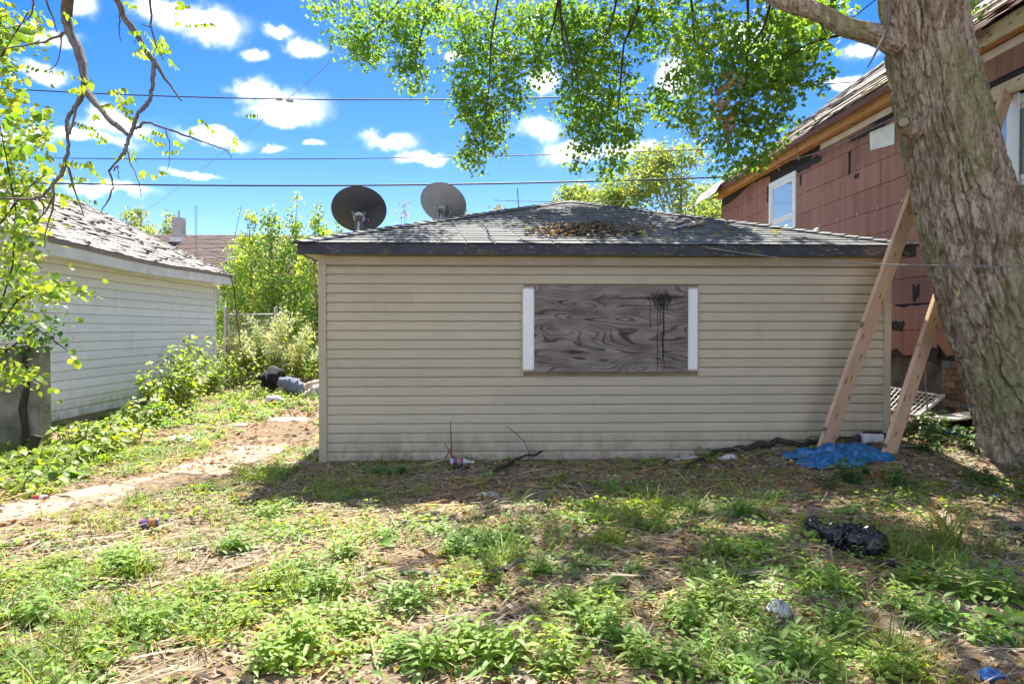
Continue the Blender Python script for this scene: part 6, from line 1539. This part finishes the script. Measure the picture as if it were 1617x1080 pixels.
    # grass tufts that stand out
    for (u, v, n, h, w, lab) in ((1500, 862, 70, .42, .014, 'large tuft of long arching grass right of the black bag'), (1450, 880, 40, .34, .014, 'tuft of long grass between black bag and the large tuft'), (1570, 880, 36, .34, .013, 'tuft of long grass at the right edge below the maple'), (600, 716, 14, .24, .022, 'arching grass tuft at the garage wall nearest its left corner'), (636, 714, 12, .20, .022, 'second arching grass tuft at the garage wall'), (175, 838, 46, .30, .012, 'upright tuft of thin grass beside the path slabs'), (1075, 770, 10, .20, .016, 'lone upright grass tuft in the shade before the garage'), (230, 912, 40, .24, .016, 'rounded grass tuft in the sunny left foreground'), (10, 985, 14, .30, .02, 'coarse grass tuft at the left edge'), (1150, 760, 12, .22, .014, 'thin grass tuft in the shade below the pale scrap')):
        p = G(u, v); V0, F0 = plant_grass(rng, n, h, w); V0 = V0 * [1.0, 1.0, 1] + np.concatenate([np.repeat(rng.normal(0, .055 if n > 30 else .02, (n, 2)), len(V0) // n, 0), np.zeros((len(V0), 1))], 1) + p
        tag(mesh_np('grass_tuft', V0, F0, 'grass'), lab, 'grass tuft')
    # nettle-like plants by the braces and trunk, burdock by the wall
    def bush(u, v, h, n, ll, lab, mat='weed_dark', w=.30, lift=0, name='nettle_plant'):
        p = G(u, v); parts = []
        for k in range(n):
            V0, F0 = plant_aster(rng, h * rng.uniform(.6, 1.05), 14, ll); a = k * 2.4; r = .12 * math.sqrt(k / n); parts.append((V0 + [r * math.cos(a), r * math.sin(a), 0] + p, F0))
            m = 8; b = rng.uniform(0, 6.28, m); parts.append(inst(leaf_lance(w, 4, .25, .12), p + np.stack([np.cos(b) * .08, np.sin(b) * .08, h * rng.uniform(.3, 1, m)], 1), np.stack([np.cos(b), np.sin(b), rng.uniform(-.3, .4, m)], 1), rng.normal(0, .3, (m, 3)) + [0, 0, 1], ll * rng.uniform(.7, 1.2, m)))
        V0, F0 = cat_vf(parts); return tag(mesh_np(name, V0, F0, mat), lab, 'weed')
    bush(1455, 712, .30, 8, .09, 'leafy nettle patch just right of the lumber brace foot'); bush(1475, 700, .36, 6, .09, 'taller nettle behind the nettle patch near the wire shelf'); bush(1530, 712, .26, 6, .08, 'nettle at the foot of the maple beside the blue cup')
    bush(1345, 762, .20, 5, .08, 'bright nettle growing in front of the blue tarp'); bush(1305, 768, .12, 3, .06, 'small nettle below the left end of the tarp'); bush(1420, 770, .12, 4, .07, 'low nettle under the lumber brace foot'); bush(1545, 762, .14, 5, .07, 'low nettle in front of the maple roots'); bush(1290, 700, .12, 2, .06, 'tiny nettle at the foot of the wide plank')
    p = G(600, 752); b = np.array([2.9, 3.5, .4, .1, 5.6, 4.7, 2.2]); V0, F0 = inst(leaf_lance(.34, 5, .30, .10), np.zeros((7, 3)) + p + [.05, 0, .02], np.stack([np.cos(b), np.sin(b), np.array([.35, .15, .5, .3, .1, .1, .6])], 1), np.zeros((7, 3)) + [0, 0, 1], np.array([.26, .20, .24, .30, .16, .18, .2])); tag(mesh_np('burdock', V0, F0, 'weed_dark'), 'broad leaved burdock in the shade before the garage wall', 'weed')
    for (u, v, s, lab) in ((1590, 690, .16, 'broad green leaves sprouting at the right edge beside the trunk'), (1345, 812, .14, 'pale broad leaf in the sun patch behind the black bag'), (600, 865, .12, 'broad leaf standing in the sunny weeds near the middle'), (960, 925, .12, 'broad pale leaf weed right of the forked stick'), (1590, 985, .16, 'broad ribbed dock leaf at the lower right edge')):
        p = G(u, v); n = 6; b = rng.uniform(0, 6.28, n); lift = .34 if u == 1590 and v < 800 else .02
        V0, F0 = inst(leaf_lance(.21, 5, .35, .12), np.zeros((n, 3)) + p + [0, 0, lift], np.stack([np.cos(b), np.sin(b), rng.uniform(.1, .8, n)], 1), rng.normal(0, .2, (n, 3)) + [0, -.4, 1], s * rng.uniform(.6, 1.1, n)); o = mesh_np('dock_plant', V0, F0, 'weed'); tag(o, lab, 'weed')
build_cover()
